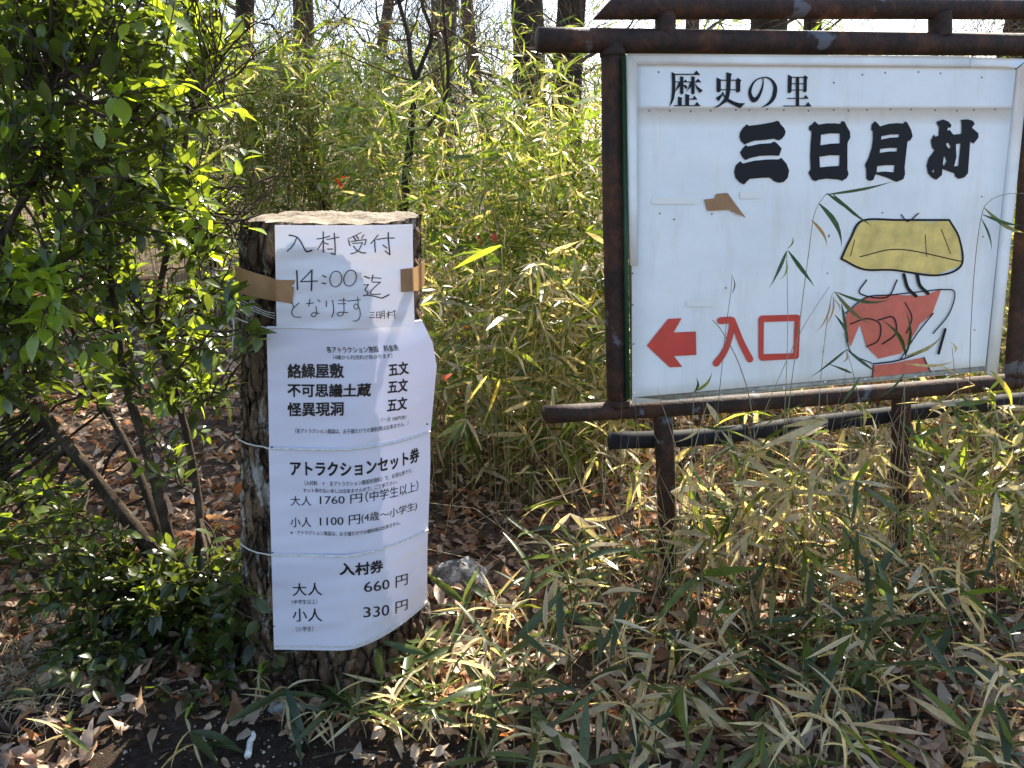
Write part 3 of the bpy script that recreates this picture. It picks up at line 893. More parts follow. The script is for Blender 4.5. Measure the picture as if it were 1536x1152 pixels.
slab('edge_flashing', [(951, 596), (1477, 549), (1477, 556), (1000, 600)], 0.0012, 0.001, simple('dull_metal', (0.35, 0.36, 0.33), 0.5, (40, 0.35), 0.5, 0.3), sub=3)
# screws
def disc(name, px, py, r, off, mat, par=board):
    c = spn(px, py, off); s = Soup(); u, v = np.array(SU), np.array(SV)
    ring = [c + r * (math.cos(k * math.pi / 4) * u + math.sin(k * math.pi / 4) * v) for k in range(8)]
    low = [p - np.array(SN) * 0.004 for p in ring]
    s.raw([c + np.array(SN) * r * 0.4] + ring + low, [(0, k + 1, (k + 1) % 8 + 1) for k in range(8)] + [(k + 1, k + 9, (k + 1) % 8 + 9, (k + 1) % 8 + 1) for k in range(8)])
    return s.build(name, mat, par)
scr = [(974, 166), (1005, 166), (1036, 167), (1066, 166), (1104, 165), (1124, 165), (1151, 164), (1176, 165), (1213, 166), (1251, 165), (1273, 166), (1301, 165), (1336, 164), (1367, 164), (1403, 165), (1436, 166), (1461, 165), (1493, 164),
       (1251, 124), (1294, 112), (1328, 109), (1378, 108), (1411, 110), (1473, 116), (1524, 104), (988, 108), (990, 320), (1011, 329), (1068, 321), (1089, 432), (1241, 410), (1324, 319), (1243, 355), (1244, 353), (1235, 528), (1473, 295), (1475, 355), (1462, 495),
       (949, 410), (949, 457), (950, 516), (950, 563), (951, 590), (1082, 593), (1176, 582), (1238, 573), (1298, 569), (1373, 565), (1420, 562), (1456, 558), (1021, 600), (1130, 588)]
for k, (x, y) in enumerate(scr):
    big = y > 560
    disc('screw', x, y, 0.0042 if big else 0.003, 0.0016, M_strip if big else M_screw)

def poly_mesh(s, outer, holes, f, off):
    loops = [[Vector((x, y, 0)) for x, y in outer]] + [[Vector((x, y, 0)) for x, y in h] for h in holes]
    tris = tessellate_polygon(loops)
    flat = [p for l in loops for p in l]
    s.raw([f(p.x, p.y, off) for p in flat], [tuple(t) for t in tris])
def T_(pts, o): return [(o[0] + x / o[2], o[1] + y / o[2]) for x, y in pts]
def rect(x0, y0, x1, y1): return [(x0, y0), (x1, y0), (x1, y1), (x0, y1)]
cA = (1000, 100, 12.8); cB = (1110, 100, 12.8); cC = (1090, 170, 7.68); cD = (1290, 170, 7.68); cR = (960, 460, 5.908)
glyphs = [
 ('歴', cA, M_black, [rect(160, 135, 535, 157), [(520, 140), (572, 72), (645, 158), (520, 158)],
   [(92, 100), (165, 135), (168, 300), (165, 480), (145, 610), (105, 700), (52, 768), (85, 640), (100, 500), (105, 300)],
   rect(165, 283, 660, 300), [(325, 292), (362, 242), (410, 300), (325, 300)], [(535, 300), (605, 230), (668, 300)],
   [(258, 180), (332, 200), (322, 230), (322, 510), (290, 538), (258, 510)], [(473, 180), (548, 200), (538, 230), (538, 510), (505, 538), (473, 510)],
   [(235, 300), (268, 300), (268, 360), (168, 476), (165, 460)], [(320, 340), (380, 360), (400, 400), (375, 435), (350, 400), (320, 362)],
   [(450, 300), (482, 300), (482, 370), (360, 500), (415, 410)], [(533, 308), (600, 385), (695, 455), (638, 508), (570, 410)],
   [(218, 570), (305, 598), (292, 620), (292, 747), (218, 747)], [(358, 520), (448, 548), (432, 580), (432, 747), (358, 747)], rect(430, 612, 500, 630), [(488, 632), (532, 552), (592, 632)],
   rect(138, 738, 648, 756), [(530, 750), (582, 672), (650, 756)]], []),
 ('史', cA, M_black, [[(960, 205), (1040, 245), (1040, 470), (1000, 495), (960, 480)], [(1332, 250), (1365, 212), (1435, 258), (1415, 300), (1415, 470), (1365, 500), (1332, 480)],
   rect(1038, 248, 1335, 268), rect(1038, 432, 1335, 450),
   [(1145, 105), (1255, 135), (1235, 180), (1225, 450), (1200, 590), (1160, 670), (1000, 770), (895, 798), (1020, 715), (1110, 610), (1140, 500), (1150, 300)],
   [(1185, 612), (1300, 670), (1400, 700), (1510, 698), (1415, 800), (1270, 730), (1155, 665)], [(1078, 475), (1145, 610), (1115, 610), (1080, 540), (1000, 668), (942, 600), (1050, 530)]], []),
 ('の', cB, M_black, [], [([(440, 205), (445, 300), (420, 430), (350, 580), (265, 640), (205, 560), (195, 450), (250, 320), (330, 245), (430, 210), (530, 210), (620, 270), (672, 370), (675, 470), (640, 600), (550, 710), (410, 782)],
    [18, 24, 42, 60, 95, 70, 56, 36, 26, 22, 28, 45, 70, 80, 75, 50, 5])]),
 ('里', cB, M_black, [[(922, 150), (1000, 190), (990, 480), (950, 512), (918, 495)], [(1225, 190), (1245, 160), (1305, 205), (1285, 250), (1283, 470), (1245, 495), (1218, 480)],
   rect(988, 193, 1230, 212), rect(988, 318, 1225, 336), rect(988, 438, 1222, 455), rect(1075, 200, 1138, 755), rect(905, 598, 1310, 616), [(1215, 608), (1265, 540), (1318, 612)], rect(832, 745, 1370, 764), [(1250, 758), (1308, 675), (1375, 762)]], []),
 ('三', cC, M_black, [[(235, 125), (255, 143), (400, 125), (540, 100), (580, 85), (605, 92), (620, 125), (660, 165), (680, 210), (670, 250), (640, 290), (600, 312), (545, 292), (450, 305), (320, 315), (265, 335), (205, 358), (165, 320), (148, 270), (155, 220), (190, 165)],
   [(222, 362), (242, 382), (380, 352), (510, 343), (545, 325), (570, 335), (635, 405), (605, 488), (500, 485), (380, 490), (270, 515), (215, 540), (175, 495), (155, 450), (185, 405)],
   [(155, 552), (190, 578), (320, 545), (480, 530), (600, 530), (630, 512), (690, 580), (720, 660), (705, 740), (660, 790), (600, 800), (545, 780), (500, 740), (400, 742), (265, 755), (200, 820), (150, 795), (100, 740), (88, 670), (105, 600)]], []),
 ('日', cC, M_black, [([(1015, 92), (1060, 130), (1150, 115), (1250, 115), (1310, 122), (1325, 88), (1360, 95), (1385, 150), (1420, 210), (1425, 280), (1400, 325), (1392, 350), (1392, 650), (1405, 700), (1385, 745), (1330, 778), (1290, 762), (1150, 752), (1060, 765), (1025, 782), (985, 765), (942, 685), (968, 640), (962, 500), (968, 350), (980, 210), (950, 190), (948, 150), (985, 125)],
   [[(1088, 245), (1190, 230), (1305, 232), (1305, 345), (1190, 350), (1080, 368)], [(1070, 500), (1190, 482), (1303, 484), (1298, 605), (1190, 610), (1075, 622)]])], []),
 ('月', cD, M_black, [([(170, 90), (200, 110), (232, 150), (330, 120), (430, 112), (500, 118), (520, 90), (545, 105), (590, 190), (608, 265), (580, 310), (548, 325), (530, 480), (515, 620), (520, 700), (500, 760), (420, 790), (390, 775), (300, 735), (180, 700), (155, 765), (115, 780), (75, 755), (72, 640), (58, 595), (100, 510), (135, 400), (150, 300), (148, 205), (130, 190), (135, 130)],
   [[(245, 265), (350, 243), (455, 243), (448, 275), (350, 280), (245, 302)], [(232, 410), (330, 398), (432, 398), (425, 438), (330, 440), (228, 455)], [(198, 608), (300, 597), (400, 597), (390, 680), (290, 670), (192, 678)]])], []),
 ('村', cD, M_black, [([(885, 95), (960, 70), (1020, 95), (1055, 135), (1045, 165), (1012, 165), (1008, 200), (1035, 190), (1075, 245), (1170, 235), (1172, 110), (1160, 75), (1240, 68), (1300, 85), (1322, 120), (1290, 165), (1365, 230), (1365, 280), (1310, 348), (1270, 325), (1245, 690), (1200, 740), (1140, 755), (1100, 730), (1090, 690), (1020, 665), (950, 640), (945, 710), (880, 765), (830, 740), (785, 690), (768, 600), (790, 520), (860, 425), (830, 390), (818, 310), (855, 240), (868, 270), (908, 255), (912, 155), (890, 130)],
   [[(990, 350), (1020, 335), (1045, 385), (1035, 410), (1005, 385)], [(1105, 355), (1160, 345), (1135, 605), (1085, 610), (1112, 500)], [(970, 480), (998, 550), (965, 610), (955, 580)], [(828, 670), (855, 640), (850, 685)]])], []),
 ('arrow', cR, M_red, [[(58, 345), (250, 108), (370, 102), (298, 228), (495, 220), (500, 428), (302, 438), (375, 533), (265, 538)]], []),
 ('入', cR, M_red, [], [([(714, 124), (800, 118)], [62, 62]), ([(815, 118), (812, 200), (775, 340), (730, 430), (675, 502)], [55, 55, 52, 56, 62]), ([(822, 115), (850, 190), (900, 320), (975, 465)], [45, 50, 55, 60])]),
 ('口', cR, M_red, [([(1058, 90), (1075, 78), (1400, 70), (1420, 85), (1422, 120), (1408, 445), (1395, 463), (1080, 480), (1060, 470), (1050, 440), (1050, 110)], [[(1099, 136), (1370, 128), (1360, 412), (1096, 420)]])], []),
]
for ch, o_, mat, polys, strokes in glyphs:
    s = Soup(); off = 0.0035
    for p in polys:
        outer, holes = (p if isinstance(p, tuple) else (p, []))
        poly_mesh(s, T_(outer, o_), [T_(h, o_) for h in holes], spn, off); off += 0.00008
    for pts, w in strokes:
        pp = T_(pts, o_)
        stroke_mesh(s, px_stroke_poly(pp, [x / o_[2] for x in w], 60 if len(pp) > 8 else None), spn, off); off += 0.0002
    s.build('arrow' if ch == 'arrow' else ('red_character' if mat is M_red else ('title_character' if o_ in (cC, cD) else 'heading_character')), mat, board, False)

# plain stand-in for the painted picture: a yellow patch over a red one, with loose black brush strokes
def patch(name, outline, mat, off, label=None):
    s = Soup(); poly_mesh(s, outline, [], spn, off)
    o = s.build(name, mat, board, False)
    if label: o['label'] = label
    return o
patch('painted_patch', [(1262, 388), (1272, 366), (1292, 332), (1340, 330), (1400, 333), (1424, 330), (1440, 358), (1442, 398), (1405, 412), (1340, 404), (1296, 404)], M_yellow, 0.0038, 'yellow brushed patch outlined in black')
for pl in ([(1270, 470), (1300, 446), (1340, 442), (1385, 444), (1412, 434), (1398, 472), (1380, 486), (1372, 500), (1352, 530), (1318, 538), (1300, 520), (1290, 486), (1276, 520), (1268, 500)],
           [(1310, 548), (1340, 545), (1385, 536), (1394, 556), (1310, 566)]):
    patch('painted_patch', pl, M_orange, 0.0038, 'faded red brushed patch')
brush = [([(1262, 388), (1276, 358), (1294, 331), (1350, 330), (1424, 330)], 3.2), ([(1424, 330), (1439, 358), (1442, 398), (1405, 413), (1340, 405), (1296, 404), (1262, 388)], 3.0),
         ([(1290, 385), (1350, 374), (1442, 392)], 1.6), ([(1388, 352), (1390, 385)], 1.0), ([(1412, 344), (1426, 380)], 1.0), ([(1282, 360), (1276, 384)], 1.0),
         ([(1352, 322), (1362, 332), (1378, 320)], 1.8), ([(1300, 420), (1290, 440), (1330, 446), (1346, 420)], 2.0), ([(1356, 412), (1362, 432), (1374, 444)], 5.0), ([(1376, 412), (1380, 428), (1392, 440)], 5.0),
         ([(1268, 470), (1300, 446), (1340, 442), (1412, 434)], 1.8), ([(1412, 434), (1432, 438), (1424, 470), (1400, 500)], 1.8), ([(1276, 486), (1300, 478), (1320, 486), (1318, 510), (1300, 520)], 1.8),
         ([(1318, 480), (1340, 476), (1344, 500), (1324, 516)], 2.0), ([(1358, 454), (1368, 476), (1360, 500)], 1.6), ([(1400, 470), (1376, 500), (1350, 540)], 1.8), ([(1310, 546), (1350, 540), (1392, 524)], 2.2),
         ([(1268, 500), (1278, 530), (1308, 545)], 1.6), ([(1310, 548), (1308, 566)], 1.6), ([(1418, 494), (1408, 530)], 4.0), ([(1386, 536), (1396, 558)], 1.8)]
for k, (pts, w) in enumerate(brush):
    s = Soup(); stroke_mesh(s, px_stroke_poly(pts, [w] * len(pts)), spn, 0.0042 + 0.00015 * k)
    s.build('brush_stroke', M_black, board, False)
for q in (rect(978, 296, 1045, 306), rect(1110, 288, 1140, 298), rect(1030, 452, 1072, 460)):
    patch('tape_residue', q, M_residue, 0.0036)
# scrap of tape on the board
o8 = (880, 60, 2.341)
out = T_([(413, 560), (450, 556), (455, 540), (495, 537), (520, 572), (553, 625), (500, 596), (425, 600)], o8)
s = Soup(); poly_mesh(s, out, [], spn, 0.006)
s.V[-1][5] += np.array(SN) * 0.012
s.raw(s.V[-1] - np.array(SN) * 0.0006, [tuple(t) for t in tessellate_polygon([[Vector((x, y, 0)) for x, y in out]])])
tag(s.build('tape_scrap', M_tape, None, False), 'torn scrap of brown tape curling off the white sign board above the arrow', 'tape')

# ------------------------------------------------------------------ leaf litter
def brown(n):
    base = np.array([[0.27, 0.18, 0.12], [0.36, 0.26, 0.19], [0.16, 0.095, 0.06], [0.46, 0.36, 0.27], [0.28, 0.13, 0.06], [0.38, 0.30, 0.235], [0.11, 0.07, 0.048]])
    c = base[rng.integers(0, len(base), n)] * rng.uniform(0.95, 1.65, (n, 1)) * np.array([1.06, 1, .93])
    return c
oak = []
for k in range(14):
    W_ = rng.uniform(.3, .62); pk = rng.uniform(.9, 1.0)
    pr = [(.05, .06, .05)[k % 3], rng.uniform(.25, .6), rng.uniform(.7, .95), pk, rng.uniform(.75, 1.0), rng.uniform(.4, .75), rng.uniform(.12, .35)]
    T0 = leaf_tpl(1, W_, pr, rng.normal(0.05, .28), rng.uniform(-.5, .9), rng.normal(0, .7), rng.uniform(0, .3))
    V0 = T0[0]; V0[:, 2] += .05 * np.sin(V0[:, 0] * 9 + k) * (np.abs(V0[:, 1]) > .01) * np.sign(V0[:, 1]); V0 += rng.normal(0, .014, V0.shape)
    oak.append((V0, T0[1], T0[2]))
def litter_points(n):
    pts = []
    while len(pts) < n:
        k = n * 2
        y = 1.25 + (rng.random(k) ** 1.45) * 7.0
        x = rng.uniform(-0.95, 0.95, k) * (y + 0.8)
        soil = np.exp(-((x + 0.45) / 0.8) ** 4 - ((y - 1.35) / 0.42) ** 4)
        keep = rng.random(k) > soil * 1.15
        inst = np.hypot(x + 0.572, y - 2.15) > 0.33
        for a, b in zip(x[keep & inst], y[keep & inst]): pts.append((a, b))
    return np.array(pts[:n])
NL = 29000
pp = litter_points(NL)
px_, py_ = pp[:, 0], pp[:, 1]
yaw = rng.uniform(0, 2 * np.pi, NL); el = rng.normal(0.0, 0.36, NL)
D = np.stack([np.cos(yaw) * np.cos(el), np.sin(yaw) * np.cos(el), np.sin(el)], 1)
size = rng.uniform(0.03, 0.078, NL) * np.where(rng.random(NL) < 0.1, 1.4, 1) * np.interp(py_, [1, 3, 7], [1, 1.05, 1.5])
pos = np.stack([px_, py_, gz(px_, py_) + 0.006 + np.abs(rng.normal(0, 0.011, NL)) + 0.3 * size * np.abs(np.sin(el))], 1)
Mx = frames(D, roll=rng.normal(0, 0.45, NL) + np.where(rng.random(NL) < .3, np.pi, 0), pos=pos, scale=size)
tints = brown(NL); var = rng.integers(0, len(oak), NL)
u, v, dz = project(pos)
vis = (u > 0) & (u < 1536) & (v > 0) & (v < 1152)
score = np.where(vis, size / dz, 0)
order = np.argsort(-score)
singles, rest = order[:300], order[300:]
pal = np.array([[0.34, 0.23, 0.15], [0.46, 0.34, 0.25], [0.22, 0.135, 0.085], [0.55, 0.43, 0.33], [0.33, 0.16, 0.08], [.44, .35, .27]])
fl = {}
for k in singles:
    key = (int(var[k]), random.randrange(len(pal)))
    if key not in fl: fl[key] = tpl_mesh('fallen_leaf', oak[key[0]], pal[key[1]], M_fallen)
    o = bpy.data.objects.new('fallen_leaf', fl[key]); col.objects.link(o); o.parent = ground; o.matrix_local = to4(Mx[k])
s = Soup()
for q in range(len(oak)):
    m_ = rest[var[rest] == q]
    s.inst(oak[q], Mx[m_], tints[m_])
o = s.build('leaf_litter', M_fallen, ground); o['kind'] = 'stuff'

# ------------------------------------------------------------------ bare trees behind
def grow(s, p, d, r, L, depth, twig_s, spread=0.55, up=0.15, minr=0.0022):
    n = 6
    P_ = [np.array(p)]; d = np.array(d) / np.linalg.norm(d)
    for k in range(n):
        d = d + rng.normal(0, 0.10, 3) + np.array([0, 0, up * 0.12]); d /= np.linalg.norm(d)
        P_.append(P_[-1] + d * L / n)
    P_ = np.array(P_)
    rr = np.linspace(r, max(r * 0.55, minr), n + 1)
    tube(s if r > 0.03 else twig_s, P_, rr, 8 if r > 0.05 else (5 if r > 0.012 else 3), cap=False)
    if depth <= 0: return
    nb = 2 if r > 0.05 else 3
    for k in range(nb + (1 if depth < 3 else 0)):
        i = rng.integers(2, n + 1) if k else n
        side = rng.normal(0, 1, 3); side -= d * side.dot(d); side /= np.linalg.norm(side) + 1e-9
        nd = d * (1 if k == 0 else 0.75) + side * spread * rng.uniform(0.5, 1.3); 
        grow(s, P_[i], nd, rr[i] * (0.8 if k == 0 else 0.55), L * rng.uniform(0.6, 0.85), depth - 1, twig_s, spread, up, minr)

def tree(name, px, Y, w_px, label, lean=(0, 0), H=4.2, depth=4, cat='tree', low_twigs=9, group='bare winter trees behind the bamboo'):
    """trunk whose picture centre at the horizon is px"""
    P0 = at_y(px, 250, Y); x0 = P0.x - lean[0] * 1.6 / 4
    g = float(gz(x0, Y)); r = w_px / FPX * Y / 2
    root = empty(name, (x0, Y, g)); tag(root, label, cat, group)
    tr, cr = Soup(), Soup()
    n = 14
    zs = np.linspace(-0.2, H, n)
    ph = rng.uniform(0, 6)
    P_ = np.stack([x0 + lean[0] * zs / 4 + 0.05 * np.sin(zs * 1.6 + ph), Y + lean[1] * zs / 4 + 0.05 * np.cos(zs * 1.3 + ph), g + zs], 1)
    rr = r * (1.12 - 0.3 * np.clip(zs, 0, H) / H) * (1 + 0.35 * np.exp(-np.clip(zs, 0, 9) * 4))
    tube(tr, P_, rr, 14, jit=0.03)
    for k in range(3):
        grow(tr, P_[-1], np.array([lean[0] * .2 + rng.normal(0, .35), rng.normal(0, .35), 1]), rr[-1] * (0.8 if k == 0 else 0.6), 2.2, depth - 1, cr)
    for k in range(low_twigs):
        i = rng.integers(5, n)
        a = rng.uniform(0, 6.28)
        grow(tr, P_[i], np.array([math.cos(a), math.sin(a), 0.5]), min(rr[i] * 0.3, 0.028), rng.uniform(0.5, 1.1), 4, cr, 0.7)
    tr.build('trunk', M_treebark, root); cr.build('crown', M_twig, root)
    return root

tree('oak_tree', 786, 8.6, 47, 'thick dark trunk rising left of the sign post, nearest of the bare trees', (0.05, 0), 4.4)
tree('oak_tree', 853, 9.8, 42, 'dark trunk right beside the thickest one, behind the left end of the rusty top rail', (-0.1, 0), 4.6)
tree('oak_tree', 664, 10.5, 38, 'dark bare trunk in the middle of the gap between stump and sign', (0.1, 0), 4.6)
tree('oak_tree', 474, 9.6, 30, 'slim dark trunk above the left side of the stump', (-0.15, 0), 4.5)
tree('oak_tree', 385, 8.8, 26, 'slim trunk at the right edge of the evergreen shrub', (0.1, 0), 4.5)
tree('oak_tree', 1136, 11, 52, 'thick trunk seen in the gap between the two top rails, left of centre', (0, 0), 4.5)
tree('oak_tree', 1196, 13, 26, 'slender trunk seen between the top rails near their middle', (0, 0), 4.5)
tree('oak_tree', 1022, 12, 20, 'slender trunk just right of the left rail spacer', (0, 0), 4.5)
tree('oak_tree', 140, 7.8, 32, 'dark trunk half hidden behind the evergreen shrub', (0, 0), 4.5)
tree('oak_tree', 1480, 10, 36, 'dark trunk behind the right end of the top rails', (0.2, 0), 4.5)
tree('oak_tree', 560, 13, 16, 'thin leaning trunk left of the middle of the gap', (0.7, 0), 4.8)
tree('oak_tree', 725, 15, 18, 'thin far trunk between the middle trunk and the thickest one', (-0.5, 0), 4.8)

def sapling(px, Y, label, nst=5, H=2.6, r=0.018):
    P0 = at_y(px, 250, Y); x0 = P0.x; g = float(gz(x0, Y))
    root = empty('bare_sapling', (x0, Y, g)); tag(root, label, 'sapling', 'bare saplings in the thicket')
    tr, cr = Soup(), Soup()
    for k in range(nst):
        a = rng.uniform(0, 6.28); d = np.array([math.cos(a) * .3, math.sin(a) * .3, 1])
        P_ = [np.array([x0 + math.cos(a) * .05, Y + math.sin(a) * .05, g - .05])]
        for q in range(6):
            d = d + rng.normal(0, .08, 3); d /= np.linalg.norm(d); P_.append(P_[-1] + d * H / 6 * .6)
        P_ = np.array(P_); tube(tr, P_, np.linspace(r, r * .6, 7), 6, cap=False)
        grow(cr, P_[-1], d, r * .6, 0.9, 3, cr, .6, .3)
        for q in (3, 4, 5):
            grow(cr, P_[q], d + rng.normal(0, .5, 3), r * .4, .7, 3, cr, .7, .3)
    tr.build('stem', M_treebark, root); cr.build('twigs', M_twig, root)
for k, (px, Y, lab) in enumerate([(430, 8.5, 'above the left corner of the stump top'), (520, 7.8, 'just right of the slim trunk over the stump'), (590, 9.2, 'left of the forked tree'), (700, 8.0, 'between the middle trunk and the thickest trunk'),
                    (745, 10.5, 'close to the left of the thickest trunk'), (905, 9.0, 'behind the left end of the top rails'), (1080, 9.5, 'showing between the top rails left of centre'), (1270, 9.8, 'showing between the top rails right of centre'),
                    (1350, 11, 'left of the right rail spacer'), (1440, 9, 'right of the right rail spacer'), (300, 9, 'behind the top right of the evergreen shrub'), (60, 8.5, 'behind the top left of the evergreen shrub'), (630, 13, 'far off behind the forked tree'), (820, 13, 'far off between the two thick trunks')]):
    sapling(px, Y, 'leafless sapling with many fine twigs ' + lab)

# forked small tree in the middle distance
ft = empty('forked_tree', tuple(at_y(600, 640, 4.9))); ft.location.z = float(gz(ft.location.x, 4.9))
tag(ft, 'small crooked forked tree with dark bark rising out of the bamboo above the stump', 'tree')
tr, cr = Soup(), Soup()
def pts_y(l, Y): return [np.array(at_y(x, y, Y)) for x, y in l]
tube(tr, smooth_path(pts_y([(585, 640), (590, 420), (608, 300), (616, 200), (624, 120)], 4.9), 24), np.linspace(.026, .019, 24), 9, jit=.04)
tube(tr, smooth_path(pts_y([(624, 122), (616, 90), (612, 50), (598, 0), (592, -60)], 4.9), 14), np.linspace(.016, .010, 14), 8, jit=.04)
tube(tr, smooth_path(pts_y([(624, 122), (634, 92), (648, 50), (632, 0), (640, -70)], 4.95), 14), np.linspace(.014, .009, 14), 8, jit=.04)
tube(tr, smooth_path(pts_y([(600, 330), (615, 205), (640, 190), (668, 148), (672, 100), (664, 0), (668, -60)], 4.8), 24), np.linspace(.014, .007, 24), 8, jit=.04)
for (x, y) in ((612, 60), (598, 5), (648, 50), (634, 5), (670, 120), (666, 40), (624, 122), (668, 148)):
    for q in range(3): grow(cr, np.array(at_y(x, y, 4.9)), rng.normal(0, .6, 3) + np.array([0, 0, .7]), .007, rng.uniform(.25, .5), 3, cr, .6, .2, .0012)
tr.build('trunk', M_treebark, ft); cr.build('twigs', M_twig, ft)

# ------------------------------------------------------------------ bamboo thicket
def bam_tint(n, dead=0.12, bright=1.0):
    g = np.array([[0.13, 0.19, 0.03], [0.20, 0.27, 0.04], [0.08, 0.13, 0.022], [0.26, 0.30, 0.06], [0.36, 0.34, 0.10]])
    c = g[rng.choice(5, n, p=[.3, .27, .2, .15, .08])] * rng.uniform(0.75, 1.25, (n, 1)) * bright
    d = rng.random(n) < dead
    c[d] = np.array([0.52, 0.44, 0.29]) * rng.uniform(0.7, 1.15, (d.sum(), 1))
    return c
strips = [strip_tpl(1, .13, .2, .3), strip_tpl(1, .11, .45, -.6), strip_tpl(1, .14, .05, .9), strip_tpl(1, .12, .7, .2)]

def thicket(name, xs, ys, hs, leaves_per, label, leafL=(0.05, 0.125), dead=0.12, dens_low=0.25, mat=M_bamboo, culm_r=0.0025, tone=1.0):
    s = Soup()
    n = len(xs)
    z0 = gz(xs, ys)
    for k in range(n):
        h = hs[k]
        lean = rng.normal(0, 0.12, 2) * h
        t = np.array([0, .35, .7, 1.0])
        P_ = np.stack([xs[k] + lean[0] * t ** 2, ys[k] + lean[1] * t ** 2, z0[k] + h * t], 1)
        tube(s, P_, np.array([1, .9, .7, .35]) * culm_r, 3, tint=(0.30, 0.27, 0.11) if rng.random() < .6 else (0.45, 0.38, 0.22), cap=False)
        m = int(leaves_per * rng.uniform(.7, 1.3) * h)
        tt = dens_low + (1 - dens_low) * rng.random(m) ** 0.8
        c = np.stack([np.interp(tt, t, P_[:, i]) for i in range(3)], 1)
        cl = rng.integers(0, max(2, m // 4), m)                       # leaves come in fans
        ca = rng.uniform(0, 6.28, max(2, m // 4)); cr_ = rng.uniform(.02, .16, len(ca)); ct = dens_low + (1 - dens_low) * rng.random(len(ca)) ** .8
        c = np.stack([np.interp(ct[cl], t, P_[:, i]) for i in range(3)], 1)
        c[:, 0] += np.cos(ca[cl]) * cr_[cl]; c[:, 1] += np.sin(ca[cl]) * cr_[cl]; c[:, 2] += cr_[cl] * .6
        a = ca[cl] + rng.normal(0, .8, m)
        e = rng.normal(-0.1, .5, m)
        D = np.stack([np.cos(a) * np.cos(e), np.sin(a) * np.cos(e), np.sin(e)], 1)
        L_ = np.clip(rng.lognormal(math.log((leafL[0] + leafL[1]) / 2), .33, m), .035, .21)
        M_ = frames(D, roll=rng.normal(0, .7, m), pos=c, scale=L_)
        v = rng.integers(0, 4, m); tn = bam_tint(m, dead, tone)
        for q in range(4): s.inst(strips[q], M_[v == q], tn[v == q])
    o = s.build(name, mat)
    return tag(o, label, 'bamboo', kind='stuff')

def front(x):      # near edge of the thicket
    return np.interp(x, [-6, -1.6, -0.9, -0.2, 0.6, 1.5, 3, 6], [6.6, 6.2, 4.9, 3.7, 3.8, 4.1, 4.0, 4.2])
n = 800
ys = rng.uniform(0, 1, n) ** 1.3 * 4.2
xs = rng.uniform(-1, 1, n)
yy = ys + 3.6
xs = xs * (yy * 0.75 + .5)
yy = np.maximum(yy, front(xs) + rng.uniform(0, .7, n))
patchy = np.sin(xs * 2.3 + 1) * np.sin(yy * 2.9 + .5)
kp = rng.random(n) < np.clip(.85 + .5 * patchy, .35, 1)
xs, yy = xs[kp], yy[kp]; n = len(xs)
far_ = xs / yy < -.2
yy = yy + far_ * 1.1
hs = 1.68 + 0.13 * np.clip(yy - 4, 0, 5) + rng.normal(0, .18, n) - 0.05 * np.clip(yy - 4.0, 0, 12)
hs = hs - 0.25 * np.exp(-((xs / yy + 0.03) / 0.05) ** 2)
hs = np.where(xs / yy < -.15, hs + .18, hs)
thicket('bamboo_thicket', xs, yy, hs, 66, 'dense thicket of backlit dwarf bamboo filling the middle distance', dead=.24, dens_low=.13)
# wispy taller culms with few leaves
n = 85
yy = rng.uniform(4.3, 8, n); xs = rng.uniform(-.55, .35, n) * yy
thicket('bamboo_thicket', xs, yy, rng.uniform(1.9, 2.6, n) + .02 * yy, 26, 'sparse taller bamboo culms standing out above the dense thicket', dead=.2, dens_low=.3, culm_r=.003)
# low growth at its foot
n = 165
yy = rng.uniform(3.1, 4.8, n); xs = rng.uniform(-.42, 1.0, n) * (yy * .8)
hs = rng.uniform(.3, .85, n)
keep = ~((xs < -.1) & (yy < 3.3))
ex = 85
xs = np.concatenate([xs[keep], rng.uniform(-.4, .5, ex)]); yy = np.concatenate([yy[keep], rng.uniform(3.15, 4.0, ex)]); hs = np.concatenate([hs[keep], rng.uniform(.4, 1.15, ex)])
keep = xs > -9
thicket('bamboo_undergrowth', xs[keep], yy[keep], hs[keep], 34, 'knee high bamboo grass under and behind the sign board', (.07, .15), dead=.5, dens_low=.15, tone=.75)

# growth standing in front of the right half of the sign board's foot
n = 62
xs = rng.uniform(.5, 2.15, n) ** 1.0; yy = rng.uniform(2.15, 2.5, n) + .12 * (xs - .5)
hs = rng.uniform(.4, .78, n) * np.interp(xs, [.5, 1.2, 2], [.75, .9, 1.05])
thicket('bamboo_grass', xs, yy, hs, 34, 'leggy bamboo grass growing up in front of the lower rail of the sign', (.07, .16), dead=.55, dens_low=.2, culm_r=.0016, tone=.75)

# dead stalks leaning about
s = Soup()
for k in range(620):
    y = rng.uniform(2.0, 4.6); x = rng.uniform(-.35, .95) * (y * .75)
    if abs(x + .55) < .5 and y < 2.6: continue
    L_ = rng.uniform(.25, .9); a = rng.uniform(0, 6.28); e = rng.uniform(.1, 1.4)
    p = np.array([x, y, float(gz(x, y)) + .01]); d = np.array([math.cos(a) * math.cos(e), math.sin(a) * math.cos(e), math.sin(e)])
    q = p + d * L_ * .5 + rng.normal(0, .02, 3); r_ = p + d * L_ + np.array([0, 0, -L_ * .12])
    if k % 3 == 0:     # a stand of upright ones before the sign
        x = rng.uniform(.3, 2.1); y = rng.uniform(2.12, 2.45) + .1 * x; L_ = rng.uniform(.4, .8); a = rng.uniform(0, 6.28); e = rng.normal(1.2, .3)
        p = np.array([x, y, float(gz(x, y))]); d = np.array([math.cos(a) * math.cos(e), math.sin(a) * math.cos(e) * .3, math.sin(e)]); q = p + d * L_ * .5 + rng.normal(0, .02, 3); r_ = p + d * L_ + rng.normal(0, .03, 3)
    tube(s, [p, q, r_], [.0017, .0014, .0007], 3, tint=(np.array([.50, .40, .25]) if rng.random() < .6 else np.array([.28, .19, .12])) * rng.uniform(.7, 1.2), cap=False)
